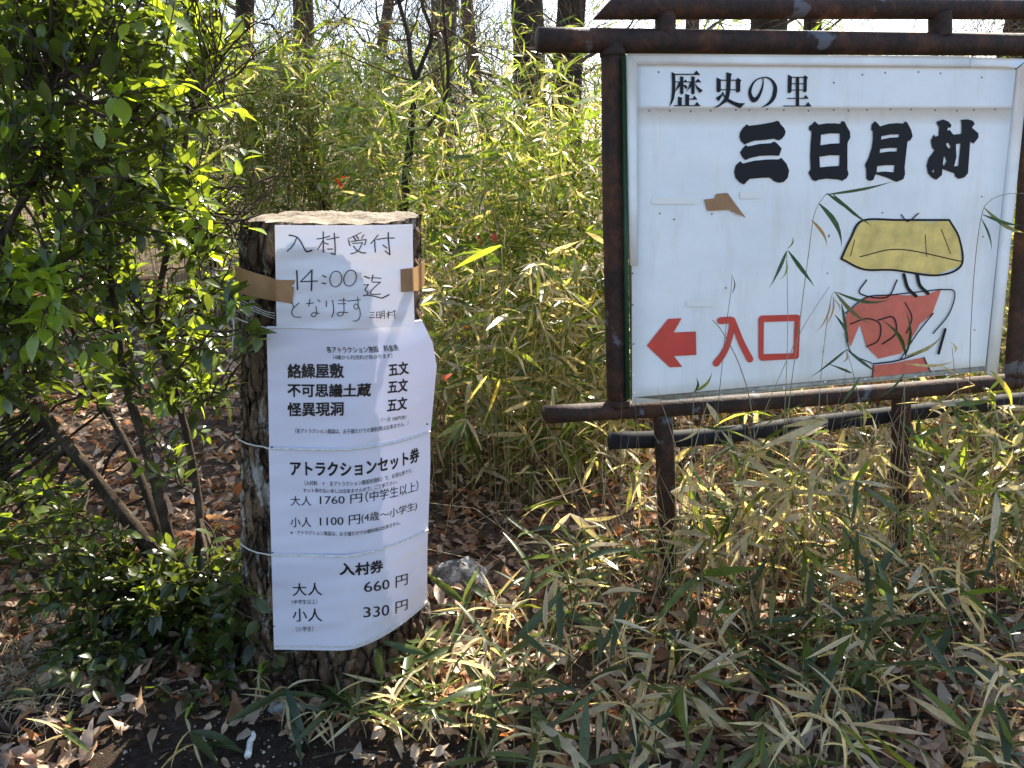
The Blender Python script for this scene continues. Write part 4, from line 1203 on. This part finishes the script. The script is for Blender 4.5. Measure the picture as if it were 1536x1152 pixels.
tag(s.build('dead_stalks', M_straw), 'tangle of thin dead straw coloured stalks among the undergrowth', 'stalks', kind='stuff')

# ------------------------------------------------------------------ single dwarf bamboo plants in front
def blade(L, W, droop, fold, twist): return leaf_tpl(L, W, (.25, .85, 1.0, .85, .5), droop, fold, twist)
GREEN = [(0.05, 0.078, 0.027), (0.07, 0.10, 0.035), (0.04, 0.066, 0.028), (0.10, 0.135, 0.04)]
STRAW = [(0.60, 0.51, 0.32), (0.66, 0.59, 0.40), (0.50, 0.40, 0.24)]
blade_mesh = {}
for kind, cols in (('g', GREEN), ('s', STRAW)):
    for k in range(6):
        W = (.115 if kind == 'g' else .085)
        blade_mesh[kind, k] = tpl_mesh('leaf', blade(1, W * (1 + .15 * (k % 3)), (.12, .35, .5, .2, .65, .0)[k], (.35, .5, .2, .6, .3, .4)[k] if kind == 'g' else .9, (.2, -.5, .8, -.2, .5, -.9)[k]), cols[k % len(cols)], M_bamboo)
plant_label = {'g': 'low dwarf bamboo sprig with mostly green blades in the leaf litter', 's': 'low dwarf bamboo sprig with withered straw coloured blades in the leaf litter'}
protos = []
def make_plant(kind, H, nl):
    root = empty('dwarf_bamboo', (0, 0, 0))
    tag(root, plant_label[kind], 'dwarf bamboo', 'green dwarf bamboo sprigs on the forest floor' if kind == 'g' else 'withered dwarf bamboo sprigs on the forest floor')
    lean = rng.normal(0, .18, 2) * H
    t = np.linspace(0, 1, 5)
    P_ = np.stack([lean[0] * t ** 2, lean[1] * t ** 2, H * t - .02], 1)
    s = Soup(); tube(s, P_, np.linspace(.0022, .0011, 5), 4, tint=(.34, .30, .14) if kind == 'g' else (.5, .4, .24), cap=False)
    c = link('culm', s.mesh('culm'), M_straw, root, False)
    for k in range(nl):
        f = 1 - .5 * (k / nl) ** 1.3 * rng.uniform(.8, 1.2)
        p = np.array([np.interp(f, t, P_[:, i]) for i in range(3)])
        a = k * 2.4 + rng.normal(0, .5); e = rng.normal(.25, .35) if kind == 'g' else rng.normal(-.1, .6)
        D = np.array([[math.cos(a) * math.cos(e), math.sin(a) * math.cos(e), math.sin(e)]])
        kk = kind if rng.random() < .6 else ('s' if kind == 'g' else 'g')
        L_ = rng.uniform(.09, .19) * (1.0 if kk == 'g' else .72)
        M_ = frames(D, roll=np.array([rng.normal(0, .5)]), pos=p[None], scale=L_)
        o = bpy.data.objects.new('leaf', blade_mesh[kk, int(rng.integers(0, 6))]); col.objects.link(o); o.parent = root; o.matrix_local = to4(M_[0])
    return root
for k, H_ in enumerate((.10, .13, .12, .16, .3, .22, .35, .26, .4)): protos.append(make_plant('g' if k % 3 != 2 else 's', H_, int(rng.integers(6, 11))))
used = [False] * len(protos)
def copy_thing(o):
    c = o.copy(); col.objects.link(c)
    for ch in list(o.children):
        d = ch.copy(); col.objects.link(d); d.parent = c
    return c
def place_plant(x, y, sc=None):   # sc: size of the copy
    k = random.randrange(4 if sc else len(protos))
    o = protos[k] if not used[k] else copy_thing(protos[k])
    used[k] = True
    o.location = (x, y, float(gz(x, y))); o.rotation_euler = (0, 0, rng.uniform(0, 6.28)); f = sc or rng.uniform(.75, 1.25); o.scale = (f, f, f)
    o['label'] = plant_label['g' if o['group'].startswith('green') else 's']
    return o
spots = []
# picture positions of feet: along the soil edge, round the stump, and all over the right foreground
for (x, y) in [(440, 1085), (470, 1100), (520, 1075), (550, 1105), (585, 1095), (600, 1060), (625, 1090), (640, 1040), (660, 1060), (655, 1000), (680, 1020), (690, 960), (710, 1085), (420, 1065), (395, 1040),
               (610, 1030), (640, 1105), (570, 1070), (500, 1110), (60, 1060), (110, 1120), (300, 1140), (150, 1010)]:
    spots.append((x, y))
while len(spots) < 150:
    x = random.uniform(700, 1560); y = random.uniform(800, 1250)
    w = 0.35 if (x < 860 and y < 930) else 1.0
    if random.random() < w: spots.append((x, y))
near_lab = ['under the lower left corner of the lowest price sheet', 'on the soil edge just left of the stump middle', 'before the stump, under the middle of the lowest sheet', 'at the soil edge below the stump middle', 'at the right foot of the stump, on the soil edge', 'under the lower right corner of the lowest sheet',
            'just right of the stump foot on the soil edge', 'close to the right flank of the stump', 'one step right of the stump foot', 'beside the lower right edge of the lowest sheet', 'right of the stump between sheet and fallen leaves', 'below the pale rock', 'on the bare soil right of the small pale stone',
            'at the left foot of the stump', 'beneath the shrub beside the left foot of the stump', 'against the stump under the right part of the lowest sheet', 'on the soil right of the stump, nearest the bottom edge', 'directly before the stump foot', 'on the bare soil in front of the stump middle',
            'at the bottom left beside the dry grass', 'in the brown leaves at the bottom left corner', 'on the bare soil left of the white stick', 'left of the dark low leaves of the shrub']
for q_, (x, y) in enumerate(spots):
    g = ground_at(x, min(y, 1300))
    if math.hypot(g.x + .572, g.y - 2.15) < .3: g = Vector((g.x, g.y - .25, 0))
    o_ = place_plant(g.x, g.y, rng.uniform(.7, 1.1) if q_ < len(near_lab) else None)
    if q_ < len(near_lab): o_['label'] = 'dwarf bamboo sprig ' + near_lab[q_]
    else:
        hgt = max(ch.dimensions.z for ch in o_.children if ch.name.startswith('culm')) * o_.scale.z
        size_w = 'short' if hgt < .17 else ('knee high' if hgt > .3 else 'middling')
        look = 'green' if o_['group'].startswith('green') else 'withered'
        cols_ = [(780, 'right of the stump'), (880, 'below the bottom rail tip'), (960, 'left of the sign leg'), (1040, 'below the left sign leg'), (1120, 'below the red arrow tail'), (1210, 'below the red characters'),
                 (1290, 'below the red opening character'), (1380, 'below the painted picture'), (1470, 'below the right sign leg'), (9999, 'at the right edge')]
        rows_ = [(870, 'farthest row'), (960, 'middle rows'), (1050, 'near rows'), (1130, 'close to the picture foot'), (9999, 'at the very front')]
        o_['label'] = '%s %s bamboo sprig %s, %s' % (size_w, look, next(w for l, w in cols_ if x < l), next(w for l, w in rows_ if y < l))

# filler blades of the same grass, past counting
n = 80
yy = rng.uniform(1.35, 3.4, n); xs = rng.uniform(-.02, .8, n) * (yy * .85 + .2)
hs = rng.uniform(.10, .38, n)
thicket('bamboo_grass', xs, yy, hs, 48, 'short bamboo grass covering the forest floor below the sign board', (.06, .14), dead=.5, dens_low=.1, culm_r=.0013, tone=.55)

# ------------------------------------------------------------------ tall single stems in front of the sign board
def blade_px(root, p0, p1, w, tint, off0, off1, bend=0.0, name='leaf'):
    A, B_ = spn(*p0, off0), spn(*p1, off1)
    d = B_ - A; L_ = np.linalg.norm(d); d /= L_
    side = np.cross(d, np.array(SN)); side /= np.linalg.norm(side)
    V = []; prof = (.2, .75, 1.0, .95, .6, .28)
    n = len(prof)
    for k, ww in enumerate(prof):
        t = k / n
        c = A + d * L_ * t + side * bend * L_ * math.sin(t * math.pi) + np.array(SN) * .02 * math.sin(t * 3)
        for q in (-1, 0, 1): V.append(c + side * q * w / 2 * ww + np.array(SN) * .15 * w * (abs(q) - .5))
    V.append(B_)
    F = []
    for k in range(n - 1):
        for q in (0, 1): a = k * 3 + q; F.append((a, a + 3, a + 4, a + 1))
    l = (n - 1) * 3; F += [(l, l + 3, l + 1), (l + 1, l + 3, l + 2)]
    s = Soup(); s.raw(V, F, tint); s.build(name, M_bamboo, root)
DG = (.04, .085, .025); YG = (.2, .24, .05); BR_ = (.38, .22, .09); ST = (.56, .48, .28)
stems = [
 ('tall bamboo stem arching over the painted yellow patch on the sign board', [(1172, 800), (1180, 640), (1200, 480), (1213, 380), (1222, 320), (1238, 292)], .0016, (.34, .32, .16),
   [((1238, 292), (1342, 271), .008, DG, .02), ((1228, 305), (1262, 372), .015, DG, -.05), ((1240, 290), (1287, 324), .010, DG, .05), ((1248, 290), (1309, 340), .009, DG, .08), ((1217, 330), (1240, 370), .009, BR_, 0)]),
 ('slim bamboo stem with three hanging blades left of the painted picture', [(1172, 820), (1174, 700), (1181, 520), (1181, 430), (1180, 376)], .0014, (.4, .35, .2),
   [((1180, 376), (1153, 433), .011, DG, .06), ((1182, 376), (1222, 431), .012, DG, .06), ((1180, 374), (1187, 354), .006, YG, 0), ((1179, 390), (1170, 420), .007, YG, 0)]),
 ('bamboo stem with drooping two-tone blades beside the painted red patch', [(1225, 820), (1228, 620), (1236, 520), (1246, 450), (1252, 438)], .0014, (.42, .36, .2),
   [((1252, 438), (1304, 486), .012, (.14, .13, .04), .1), ((1254, 438), (1338, 448), .009, DG, .1), ((1250, 445), (1236, 490), .006, BR_, 0), ((1262, 456), (1268, 522), .011, DG, .05), ((1252, 472), (1270, 522), .009, DG, -.05), ((1246, 452), (1222, 500), .006, BR_, 0), ((1248, 446), (1258, 468), .006, BR_, 0)]),
 ('thin bamboo stem bending right before the right edge of the sign board', [(1450, 820), (1454, 600), (1456, 500), (1462, 400), (1472, 325), (1484, 302), (1510, 291), (1548, 290)], .0013, (.2, .17, .1),
   [((1476, 312), (1541, 350), .012, (.2, .2, .08), .12), ((1474, 322), (1532, 338), .009, DG, .08), ((1472, 328), (1486, 378), .007, DG, .05)]),
 ('bamboo stem with a dark upright blade before the red painted patch', [(1352, 820), (1356, 640), (1358, 535)], .0014, (.36, .3, .16),
   [((1358, 534), (1320, 478), .013, DG, .05), ((1357, 536), (1357, 462), .011, DG, .03), ((1358, 534), (1414, 500), .010, (.3, .3, .14), .05), ((1356, 560), (1310, 600), .008, DG, 0), ((1358, 545), (1434, 540), .009, ST, .06)]),
 ('bamboo stem with several pointed blades crossing the foot of the picture', [(1290, 830), (1292, 640), (1282, 570), (1270, 525)], .0014, (.36, .3, .16),
   [((1270, 524), (1212, 568), .008, DG, .05), ((1270, 524), (1316, 560), .009, DG, .05), ((1278, 560), (1235, 543), .007, DG, 0), ((1268, 526), (1262, 544), .008, BR_, 0), ((1295, 640), (1288, 600), .012, ST, 0), ((1290, 565), (1250, 618), .010, DG, .05)]),
 ('bamboo sprig with one glossy green blade over the bottom left edge of the sign board', [(1030, 840), (1036, 700), (1041, 588)], .0013, (.36, .3, .16),
   [((1041, 588), (1044, 566), .010, DG, 0), ((1041, 588), (1068, 556), .009, YG, .05)]),
 ('dead stalk slanting up across the red entrance characters', [(1140, 760), (1128, 620), (1110, 550), (1085, 500), (1069, 480)], .0018, (.3, .24, .16), []),
 ('thin dead stalk rising through the first red character', [(1060, 780), (1078, 600), (1088, 500), (1096, 440), (1098, 412)], .0012, (.2, .17, .13), [((1098, 440), (1097, 412), .004, (.12, .1, .07), 0)]),
 ('long thin dead stalk slanting from the bottom rail to the middle of the board', [(1110, 720), (1150, 610), (1200, 500), (1244, 430)], .0012, (.3, .25, .17), []),
 ('dead stalk with a straw blade near the bottom right corner of the sign board', [(1425, 840), (1438, 620), (1432, 560), (1428, 520)], .0014, (.42, .33, .2), [((1430, 530), (1424, 512), .010, ST, 0), ((1432, 560), (1400, 545), .006, ST, 0)]),
 ('bamboo stem with a bright yellow blade below the bottom right corner of the board', [(1500, 860), (1502, 700), (1490, 600)], .0014, (.3, .28, .12), [((1486, 556), (1516, 616), .017, (.5, .42, .06), -.06), ((1490, 605), (1460, 640), .008, YG, 0), ((1505, 640), (1550, 600), .009, YG, 0)]),
 ('leaning bamboo stem with a pale blade pointing down at the right of the sign foot', [(1385, 900), (1398, 760), (1375, 690), (1350, 630)], .0015, (.4, .35, .2), [((1352, 632), (1392, 700), .013, DG, -.05), ((1375, 700), (1378, 640), .010, YG, 0), ((1376, 700), (1420, 800), .016, (.42, .36, .14), .05)]),
 ('straw bamboo stem crossing the left leg of the sign frame', [(1012, 900), (1022, 760), (1048, 650), (1062, 600)], .0016, (.45, .37, .22), [((1060, 605), (1078, 640), .016, ST, 0), ((1052, 640), (1010, 664), .008, ST, 0), ((1052, 640), (1110, 636), .009, DG, .05), ((1034, 700), (1060, 740), .009, DG, 0), ((1030, 720), (1010, 690), .009, ST, 0)]),
]
for lab, path, r, tint, lv in stems:
    off = 0.10 + random.uniform(0, .06)
    P_ = smooth_path([spn(x, y, off - (.03 if k == len(path) - 1 else 0)) for k, (x, y) in enumerate(path)], 24)
    foot = P_[0].copy()
    zg = float(gz(foot[0], foot[1]))
    if foot[2] > zg: P_ = np.vstack([[foot[0], foot[1], zg - .01], P_]); foot[2] = zg
    root = empty('bamboo_stem', tuple(foot)); tag(root, lab, 'bamboo stem' if 'dead' not in lab else 'stalk')
    s = Soup(); tube(s, P_, np.linspace(r * 1.1, r * .7, len(P_)), 5, tint=tint); s.build('culm', M_straw, root)
    for p0, p1, w, tn, bend in lv:
        blade_px(root, p0, p1, w * 1.15, tn, off - .02, off + random.uniform(-.02, .05), bend)

# a few single blades that stand out in the gap
for lab, A, B_, Yd, w, tn, bend in (('long arching yellow green bamboo blade right of the notice', (752, 368), (680, 396), 2.9, .024, (.22, .27, .04), .2), ('dark single bamboo blade hanging in the gap between stump and sign', (816, 515), (833, 580), 2.9, .022, (.05, .09, .03), .06),
                                  ('withered yellow bamboo blade hanging left of the bottom rail', (750, 568), (734, 622), 2.9, .014, (.5, .38, .08), .05), ('withered straw bamboo blade slanting in the gap', (732, 562), (700, 602), 2.9, .010, (.55, .42, .18), .05)):
    A3, B3 = np.array(at_y(*A, Yd)), np.array(at_y(*B_, Yd + .05))
    zg = float(gz(A3[0], A3[1] + .03)); root = empty('bamboo_stem', (A3[0], A3[1] + .03, zg)); tag(root, lab, 'bamboo stem')
    s = Soup(); tube(s, smooth_path([(A3[0] + .03, A3[1] + .05, zg - .01), (A3[0] + .02, A3[1] + .03, (zg + A3[2]) / 2), A3], 12), .0015, 4, tint=(.3, .27, .12)); s.build('culm', M_straw, root)
    d = B3 - A3; L_ = np.linalg.norm(d); V = leaf_tpl(L_, w, (.25, .85, 1, .85, .5), .2, .3, .3)
    M_ = frames(d[None], roll=np.array([1.1]), pos=A3[None]); s = Soup(); s.inst(V, M_, np.array([tn])); s.build('leaf', M_bamboo, root)

# ------------------------------------------------------------------ evergreen shrub on the left
sb = ground_at(268, 905)
shrub = empty('evergreen_shrub', (sb.x, sb.y, float(gz(sb.x, sb.y))))
tag(shrub, 'large evergreen shrub with small glossy leaves and several crooked stems left of the stump', 'shrub')
YS = sb.y
main = [([(278, 915, 0), (240, 850, 0), (200, 790, .02), (160, 740, .05), (120, 690, .05), (80, 640, .1), (50, 590, .1), (20, 530, .1), (-20, 430, .1), (-40, 300, .1)], .028, .012),
        ([(282, 915, .02), (268, 860, .05), (250, 790, .05), (232, 720, .05), (212, 650, .1), (190, 580, .1), (178, 500, .12), (165, 400, .15), (150, 280, .15), (140, 150, .15), (150, 0, .15)], .020, .008),
        ([(275, 910, -.02), (262, 870, .0), (240, 800, .1), (205, 700, .2), (175, 640, .25), (130, 560, .3), (100, 450, .3), (70, 330, .3), (40, 200, .3), (10, 60, .3)], .016, .007),
        ([(284, 912, .0), (300, 800, .05), (290, 700, .1), (262, 580, .1), (235, 480, .1), (250, 380, .1), (270, 280, .05), (285, 180, .05), (330, 60, .05)], .015, .006),
        ([(60, 600, .1), (20, 600, -.1), (-20, 480, -.2), (10, 350, -.25), (60, 250, -.3), (80, 120, -.3)], .012, .006)]
nodes = []
for path, r0, r1 in main:
    P_ = smooth_path([np.array(at_y(x, y, YS + dy)) for x, y, dy in path], 40)
    if path[0][1] > 900: P_[0][2] = float(gz(P_[0][0], P_[0][1])) - .03
    s = Soup(); tube(s, P_, np.linspace(r0, r1, 40), 9, jit=.04)
    s.build('stem', M_stem, shrub)
    for k in range(6, 40): nodes.append(P_[k])
nodes = np.array(nodes)
targets = []
def right_edge(y): return np.interp(y, [-300, 0, 100, 200, 300, 400, 500, 560, 650, 750, 850, 900, 1000, 1060], [330, 370, 370, 350, 385, 395, 365, 345, 300, 275, 330, 380, 400, 350])
while len(targets) < 400:
    y = random.uniform(-260, 1050)
    x = random.uniform(-260, 400)
    if x > right_edge(y) - 25: continue
    if 580 < y < 860 and random.random() < (.6 if x > 60 else .3): continue
    if y >= 860 and (x < 70 or random.random() < .15): continue
    if y > 840:
        Yd = np.interp(y, [840, 1050], [2.25, 1.98]) + random.uniform(-.08, .12)
    else: Yd = YS + random.uniform(-.45, .55)
    targets.append((x, y, Yd, 0))
for _ in range(46):
    y = random.uniform(845, 1040); x = random.uniform(90, 400); targets.append((x, y, np.interp(y, [840, 1040], [2.15, 1.9]) + random.uniform(-.08, .1), 0))
for (x, y, Yd) in [(400, 275, 2.0), (385, 300, 1.98), (365, 330, 1.98), (330, 350, 2.0), (300, 330, 2.0), (345, 310, 2.05), (300, 240, 2.1), (215, 135, 1.9), (370, 95, 2.2), (395, 30, 2.1), (330, 60, 2.2), (370, 140, 2.2), (60, 420, 1.9), (85, 430, 1.9), (390, 300, 1.95), (370, 350, 1.9)] + [(x_, y_, 1.8) for x_, y_ in ()]:
    targets.append((x, y, Yd, 1))
targets += [(345, 440, 1.86, 0), (360, 500, 1.84, 0), (350, 540, 1.86, 0), (330, 480, 1.9, 0), (375, 520, 1.82, 0), (340, 590, 1.9, 0), (385, 930, 1.78, 0), (400, 980, 1.76, 0), (370, 890, 1.8, 0)]
tw = Soup()
LP, LD, LS, LT, LV = [], [], [], [], []
ev = [leaf_tpl(1, .46, (.08, .7, 1.0, .92, .55), d, f, 0, 0) for d, f in ((.18, .35), (.3, .2), (.05, .5), (-.1, .3))]
def sprig(p, d, L, fresh, scale=1.0, darker=False):
    n = max(4, int(L / .021))
    d = d / np.linalg.norm(d)
    side = np.cross(d, rng.normal(0, 1, 3)); side /= np.linalg.norm(side)
    P_ = [p]
    for k in range(4): 
        dd = d + rng.normal(0, .12, 3) + np.array([0, 0, .08 * k]); dd /= np.linalg.norm(dd); P_.append(P_[-1] + dd * L / 4)
    P_ = np.array(P_)
    tube(tw, P_, np.linspace(.0028, .001, 5), 4, cap=False, tint=(.12, .09, .06))
    t = np.linspace(0, 1, 5)
    for k in range(n):
        f = .12 + .88 * (k + rng.uniform(-.2, .2)) / n
        c = np.array([np.interp(f, t, P_[:, i]) for i in range(3)])
        sg = 1 if k % 2 else -1
        up_ = np.cross(d, side)
        q = d * rng.uniform(.3, 1.0) + side * sg * rng.uniform(.6, 1) + up_ * rng.normal(0, .35)
        if k == n - 1: q = d
        LP.append(c); LD.append(q); LS.append(rng.uniform(.040, .068) * scale * (1 if f < .9 else .75))
        if fresh or rng.random() < (.02 if darker else .15): tn = np.array([.19, .27, .035]) * rng.uniform(.8, 1.25)
        else: tn = np.array([.08, .112, .032]) * rng.uniform(.5, 1.6) * (.6 if darker else 1)  # leaves low on the shrub get a darker green tint
        LT.append(tn); LV.append(rng.integers(0, 4))
for (x, y, Yd, fresh) in targets:
    p = np.array(at_y(x, y, Yd))
    dd = np.linalg.norm(nodes - p - np.array([0, 0, -.12]), axis=1) + rng.uniform(0, .08, len(nodes))
    b_ = nodes[dd.argmin()]
    mid = (p + b_) / 2 + np.array([0, 0, -.05]) + rng.normal(0, .03, 3)
    P_ = smooth_path([b_, mid, p], 9); P_[1:-1] += rng.normal(0, .006, (7, 3))
    ll = np.linalg.norm(p - b_)
    tube(tw, P_, np.linspace(.0022 + .006 * min(ll, .8), .0016, 9), 5, cap=False, tint=(.10, .075, .05))
    d = P_[-1] - P_[-3]; d /= np.linalg.norm(d)
    sprig(p, d, rng.uniform(.10, .18), fresh, 1.0, y > 840)
    for q in range(5):
        i = rng.integers(3, 8)
        nd = d + rng.normal(0, .7, 3); 
        sprig(P_[i], nd, rng.uniform(.08, .17), fresh and rng.random() < .8, 1.25 if fresh else 1.0, y > 840)
tw.build('twigs', M_stem, shrub)
LP, LD, LS, LT, LV = map(np.array, (LP, LD, LS, LT, LV))
okk = np.hypot(LP[:, 0] + .53, LP[:, 1] - 2.14) > .31
# keep the printed sheets and the notice clear
u, v, dz = project(LP)
okk &= ~((u > 388) & (u < 660) & (v > 330) & (v < 985) & (LP[:, 1] < 2.2)) & (LP[:, 2] > gz(LP[:, 0], LP[:, 1]) + .02)
LP, LD, LS, LT, LV = LP[okk], LD[okk], LS[okk], LT[okk], LV[okk]
Mx = frames(LD, roll=rng.normal(0, .35, len(LP)), pos=LP, scale=LS)
u, v, dz = project(LP)
vis = (u > 0) & (u < 1536) & (v > 0) & (v < 1152)
order = np.argsort(-np.where(vis, LS / dz, 0))
ml = {}
for k in order[:300]:
    fr = int(LT[k][1] > .19); sh = int(LT[k][1] > .08) if not fr else 0
    key = (int(LV[k]), fr, sh)
    if key not in ml: ml[key] = tpl_mesh('leaf', ev[key[0]], ((.20, .28, .035) if fr else ((.085, .12, .032) if sh else (.05, .078, .024))), M_shrubleaf)
    o = bpy.data.objects.new('leaf', ml[key]); col.objects.link(o); o.parent = shrub
    o.matrix_local = Matrix.Translation(-shrub.location) @ to4(Mx[k])
s = Soup()
rest = order[300:]
for q in range(4):
    m_ = rest[LV[rest] == q]; s.inst(ev[q], Mx[m_], LT[m_])
o = s.build('foliage', M_shrubleaf, shrub); o['kind'] = 'stuff'
print('shrub leaves', len(LP))

# ------------------------------------------------------------------ small things on the ground
def lump(name, c, size, mat, label, cat, amp=.25, seed=0):
    r_ = np.random.default_rng(seed); n, m = 28, 18
    V = []
    ph = r_.uniform(0, 6, 8)
    for i in range(n):
        for j in range(m):
            a, e = 2 * math.pi * i / n, math.pi * (j / (m - 1) - .5)
            k = 1 + amp * (math.sin(3 * a + ph[0]) * math.cos(2 * e + ph[1]) * .5 + .3 * math.sin(5 * a + 3 * e + ph[2]) + .15 * math.sin(9 * a + ph[3]) * math.sin(7 * e + ph[4])) + r_.normal(0, .012)
            V.append((c[0] + size[0] * k * math.cos(e) * math.cos(a), c[1] + size[1] * k * math.cos(e) * math.sin(a), c[2] + size[2] * k * math.sin(e)))
    F = [(i * m + j, ((i + 1) % n) * m + j, ((i + 1) % n) * m + j + 1, i * m + j + 1) for i in range(n) for j in range(m - 1)]
    s = Soup(); s.raw(V, F)
    return tag(s.build(name, mat), label, cat)
g = ground_at(690, 890)
lump('lichen_rock', (g.x, g.y + .05, g.z + .02), (.10, .08, .075), M_rock, 'pale lichen covered rock in the grass right of the stump', 'rock', seed=2)
g = ground_at(640, 1075)
lump('lichen_rock', (g.x - .02, g.y, g.z), (.05, .04, .025), M_rock, 'small pale stone at the right foot of the stump', 'rock', seed=5)
g = ground_at(430, 1060)
lump('lichen_rock', (g.x, g.y, g.z), (.05, .035, .03), M_rock, 'small mossy stone at the left foot of the stump', 'rock', seed=8)
# bleached root piece on the bare soil
s = Soup()
P_ = [np.array(ground_at(x, y)) + np.array([0, 0, z]) for x, y, z in ((372, 1141, .012), (375, 1130, .016), (376, 1122, .020), (381, 1116, .022), (381, 1109, .026))]
tube(s, smooth_path(P_, 14), np.array([.0085, .0095, .0085, .008, .008, .008, .0075, .0075, .008, .0075, .007, .006, .005, .003]), 9, jit=.10)
tag(s.build('bleached_root', M_whitewood), 'small white bleached stick lying on the dark soil in front of the stump', 'stick')
# pebbles and crumbs
s = Soup()
n = 1500
yy = rng.uniform(1.2, 2.0, n); xs = rng.uniform(-1.3, .3, n)
for k in range(n):
    r_ = abs(rng.normal(0, .0025)) + .0012
    c = np.array([xs[k], yy[k], float(gz(xs[k], yy[k])) + r_ * .4])
    V = [c + r_ * np.array(q) * rng.uniform(.7, 1.3, 3) for q in ((1, 0, 0), (-1, 0, 0), (0, 1, 0), (0, -1, 0), (0, 0, 1), (0, 0, -1))]
    s.raw(V, [(0, 2, 4), (2, 1, 4), (1, 3, 4), (3, 0, 4), (2, 0, 5), (1, 2, 5), (3, 1, 5), (0, 3, 5)], np.array([.2, .17, .14]) * rng.uniform(.4, 2.2))
M_crumb = leaf_mat('soil_crumb', 0.0, .9, (1, 1, 1), .1)
tag(s.build('soil_crumbs', M_crumb), 'loose crumbs and grit on the bare soil in front of the stump', 'grit', kind='stuff')
# fallen twigs
for k, (pts, lab) in enumerate([([(470, 1140), (520, 1128), (580, 1132)], 'thin dark twig lying on the soil at the bottom centre'), ([(240, 1130), (290, 1118), (330, 1122)], 'thin twig lying on the soil left of the white stick'),
                                ([(700, 760), (690, 735), (706, 725)], 'short dark broken twig standing in the litter right of the sheets')]):
    s = Soup(); P_ = [np.array(ground_at(x, y)) + np.array([0, 0, .006]) for x, y in pts]
    tube(s, smooth_path(P_, 10) + rng.normal(0, .001, (10, 3)), .0028, 5); tag(s.build('fallen_twig', M_stem), lab, 'twig', 'fallen twigs')
# dry grass tuft at the left edge
s = Soup()
for k in range(420):
    g = ground_at(random.gauss(30, 45), random.gauss(1010, 45))
    a = rng.uniform(0, 6.28); L_ = rng.uniform(.06, .16); P0 = np.array([g.x, g.y, g.z])
    d = np.array([math.cos(a) * .8, math.sin(a) * .8, .7])
    tube(s, [P0, P0 + d * L_ * .5, P0 + d * L_ + np.array([0, 0, -L_ * .5])], [.0009, .0008, .0003], 3, tint=np.array([.6, .48, .28]) * rng.uniform(.7, 1.2), cap=False)
tag(s.build('dry_grass', M_straw), 'matted dry grass tuft at the left edge of the ground', 'grass', kind='stuff')
# red leaves caught in the bamboo
for k, (x, y, Yd, lab) in enumerate([(524, 268, 4.4, 'orange red leaf caught in the bamboo above the stump'), (512, 284, 4.4, 'lower orange red leaf caught in the bamboo above the stump'), (738, 350, 3.9, 'orange red leaf right of the notice'), (716, 352, 3.9, 'dull red leaf a little left of the orange one, right of the notice'),
                                     (665, 572, 2.9, 'bright red leaf tip right of the price sheets'), (578, 42, 5.5, 'orange red leaf among the twigs left of the forked tree')]):
    p = np.array(at_y(x, y, Yd)); s = Soup()
    s.inst(leaf_tpl(1, .5, (.1, .8, 1, .8, .5), .3, .4, .4), frames(rng.normal(0, 1, (1, 3)), pos=p[None], scale=.07 * Yd / 4), np.array([[.5, .08, .02]]))
    tag(s.build('red_leaf', M_fallen), lab, 'leaf', 'red leaves caught in the thicket')
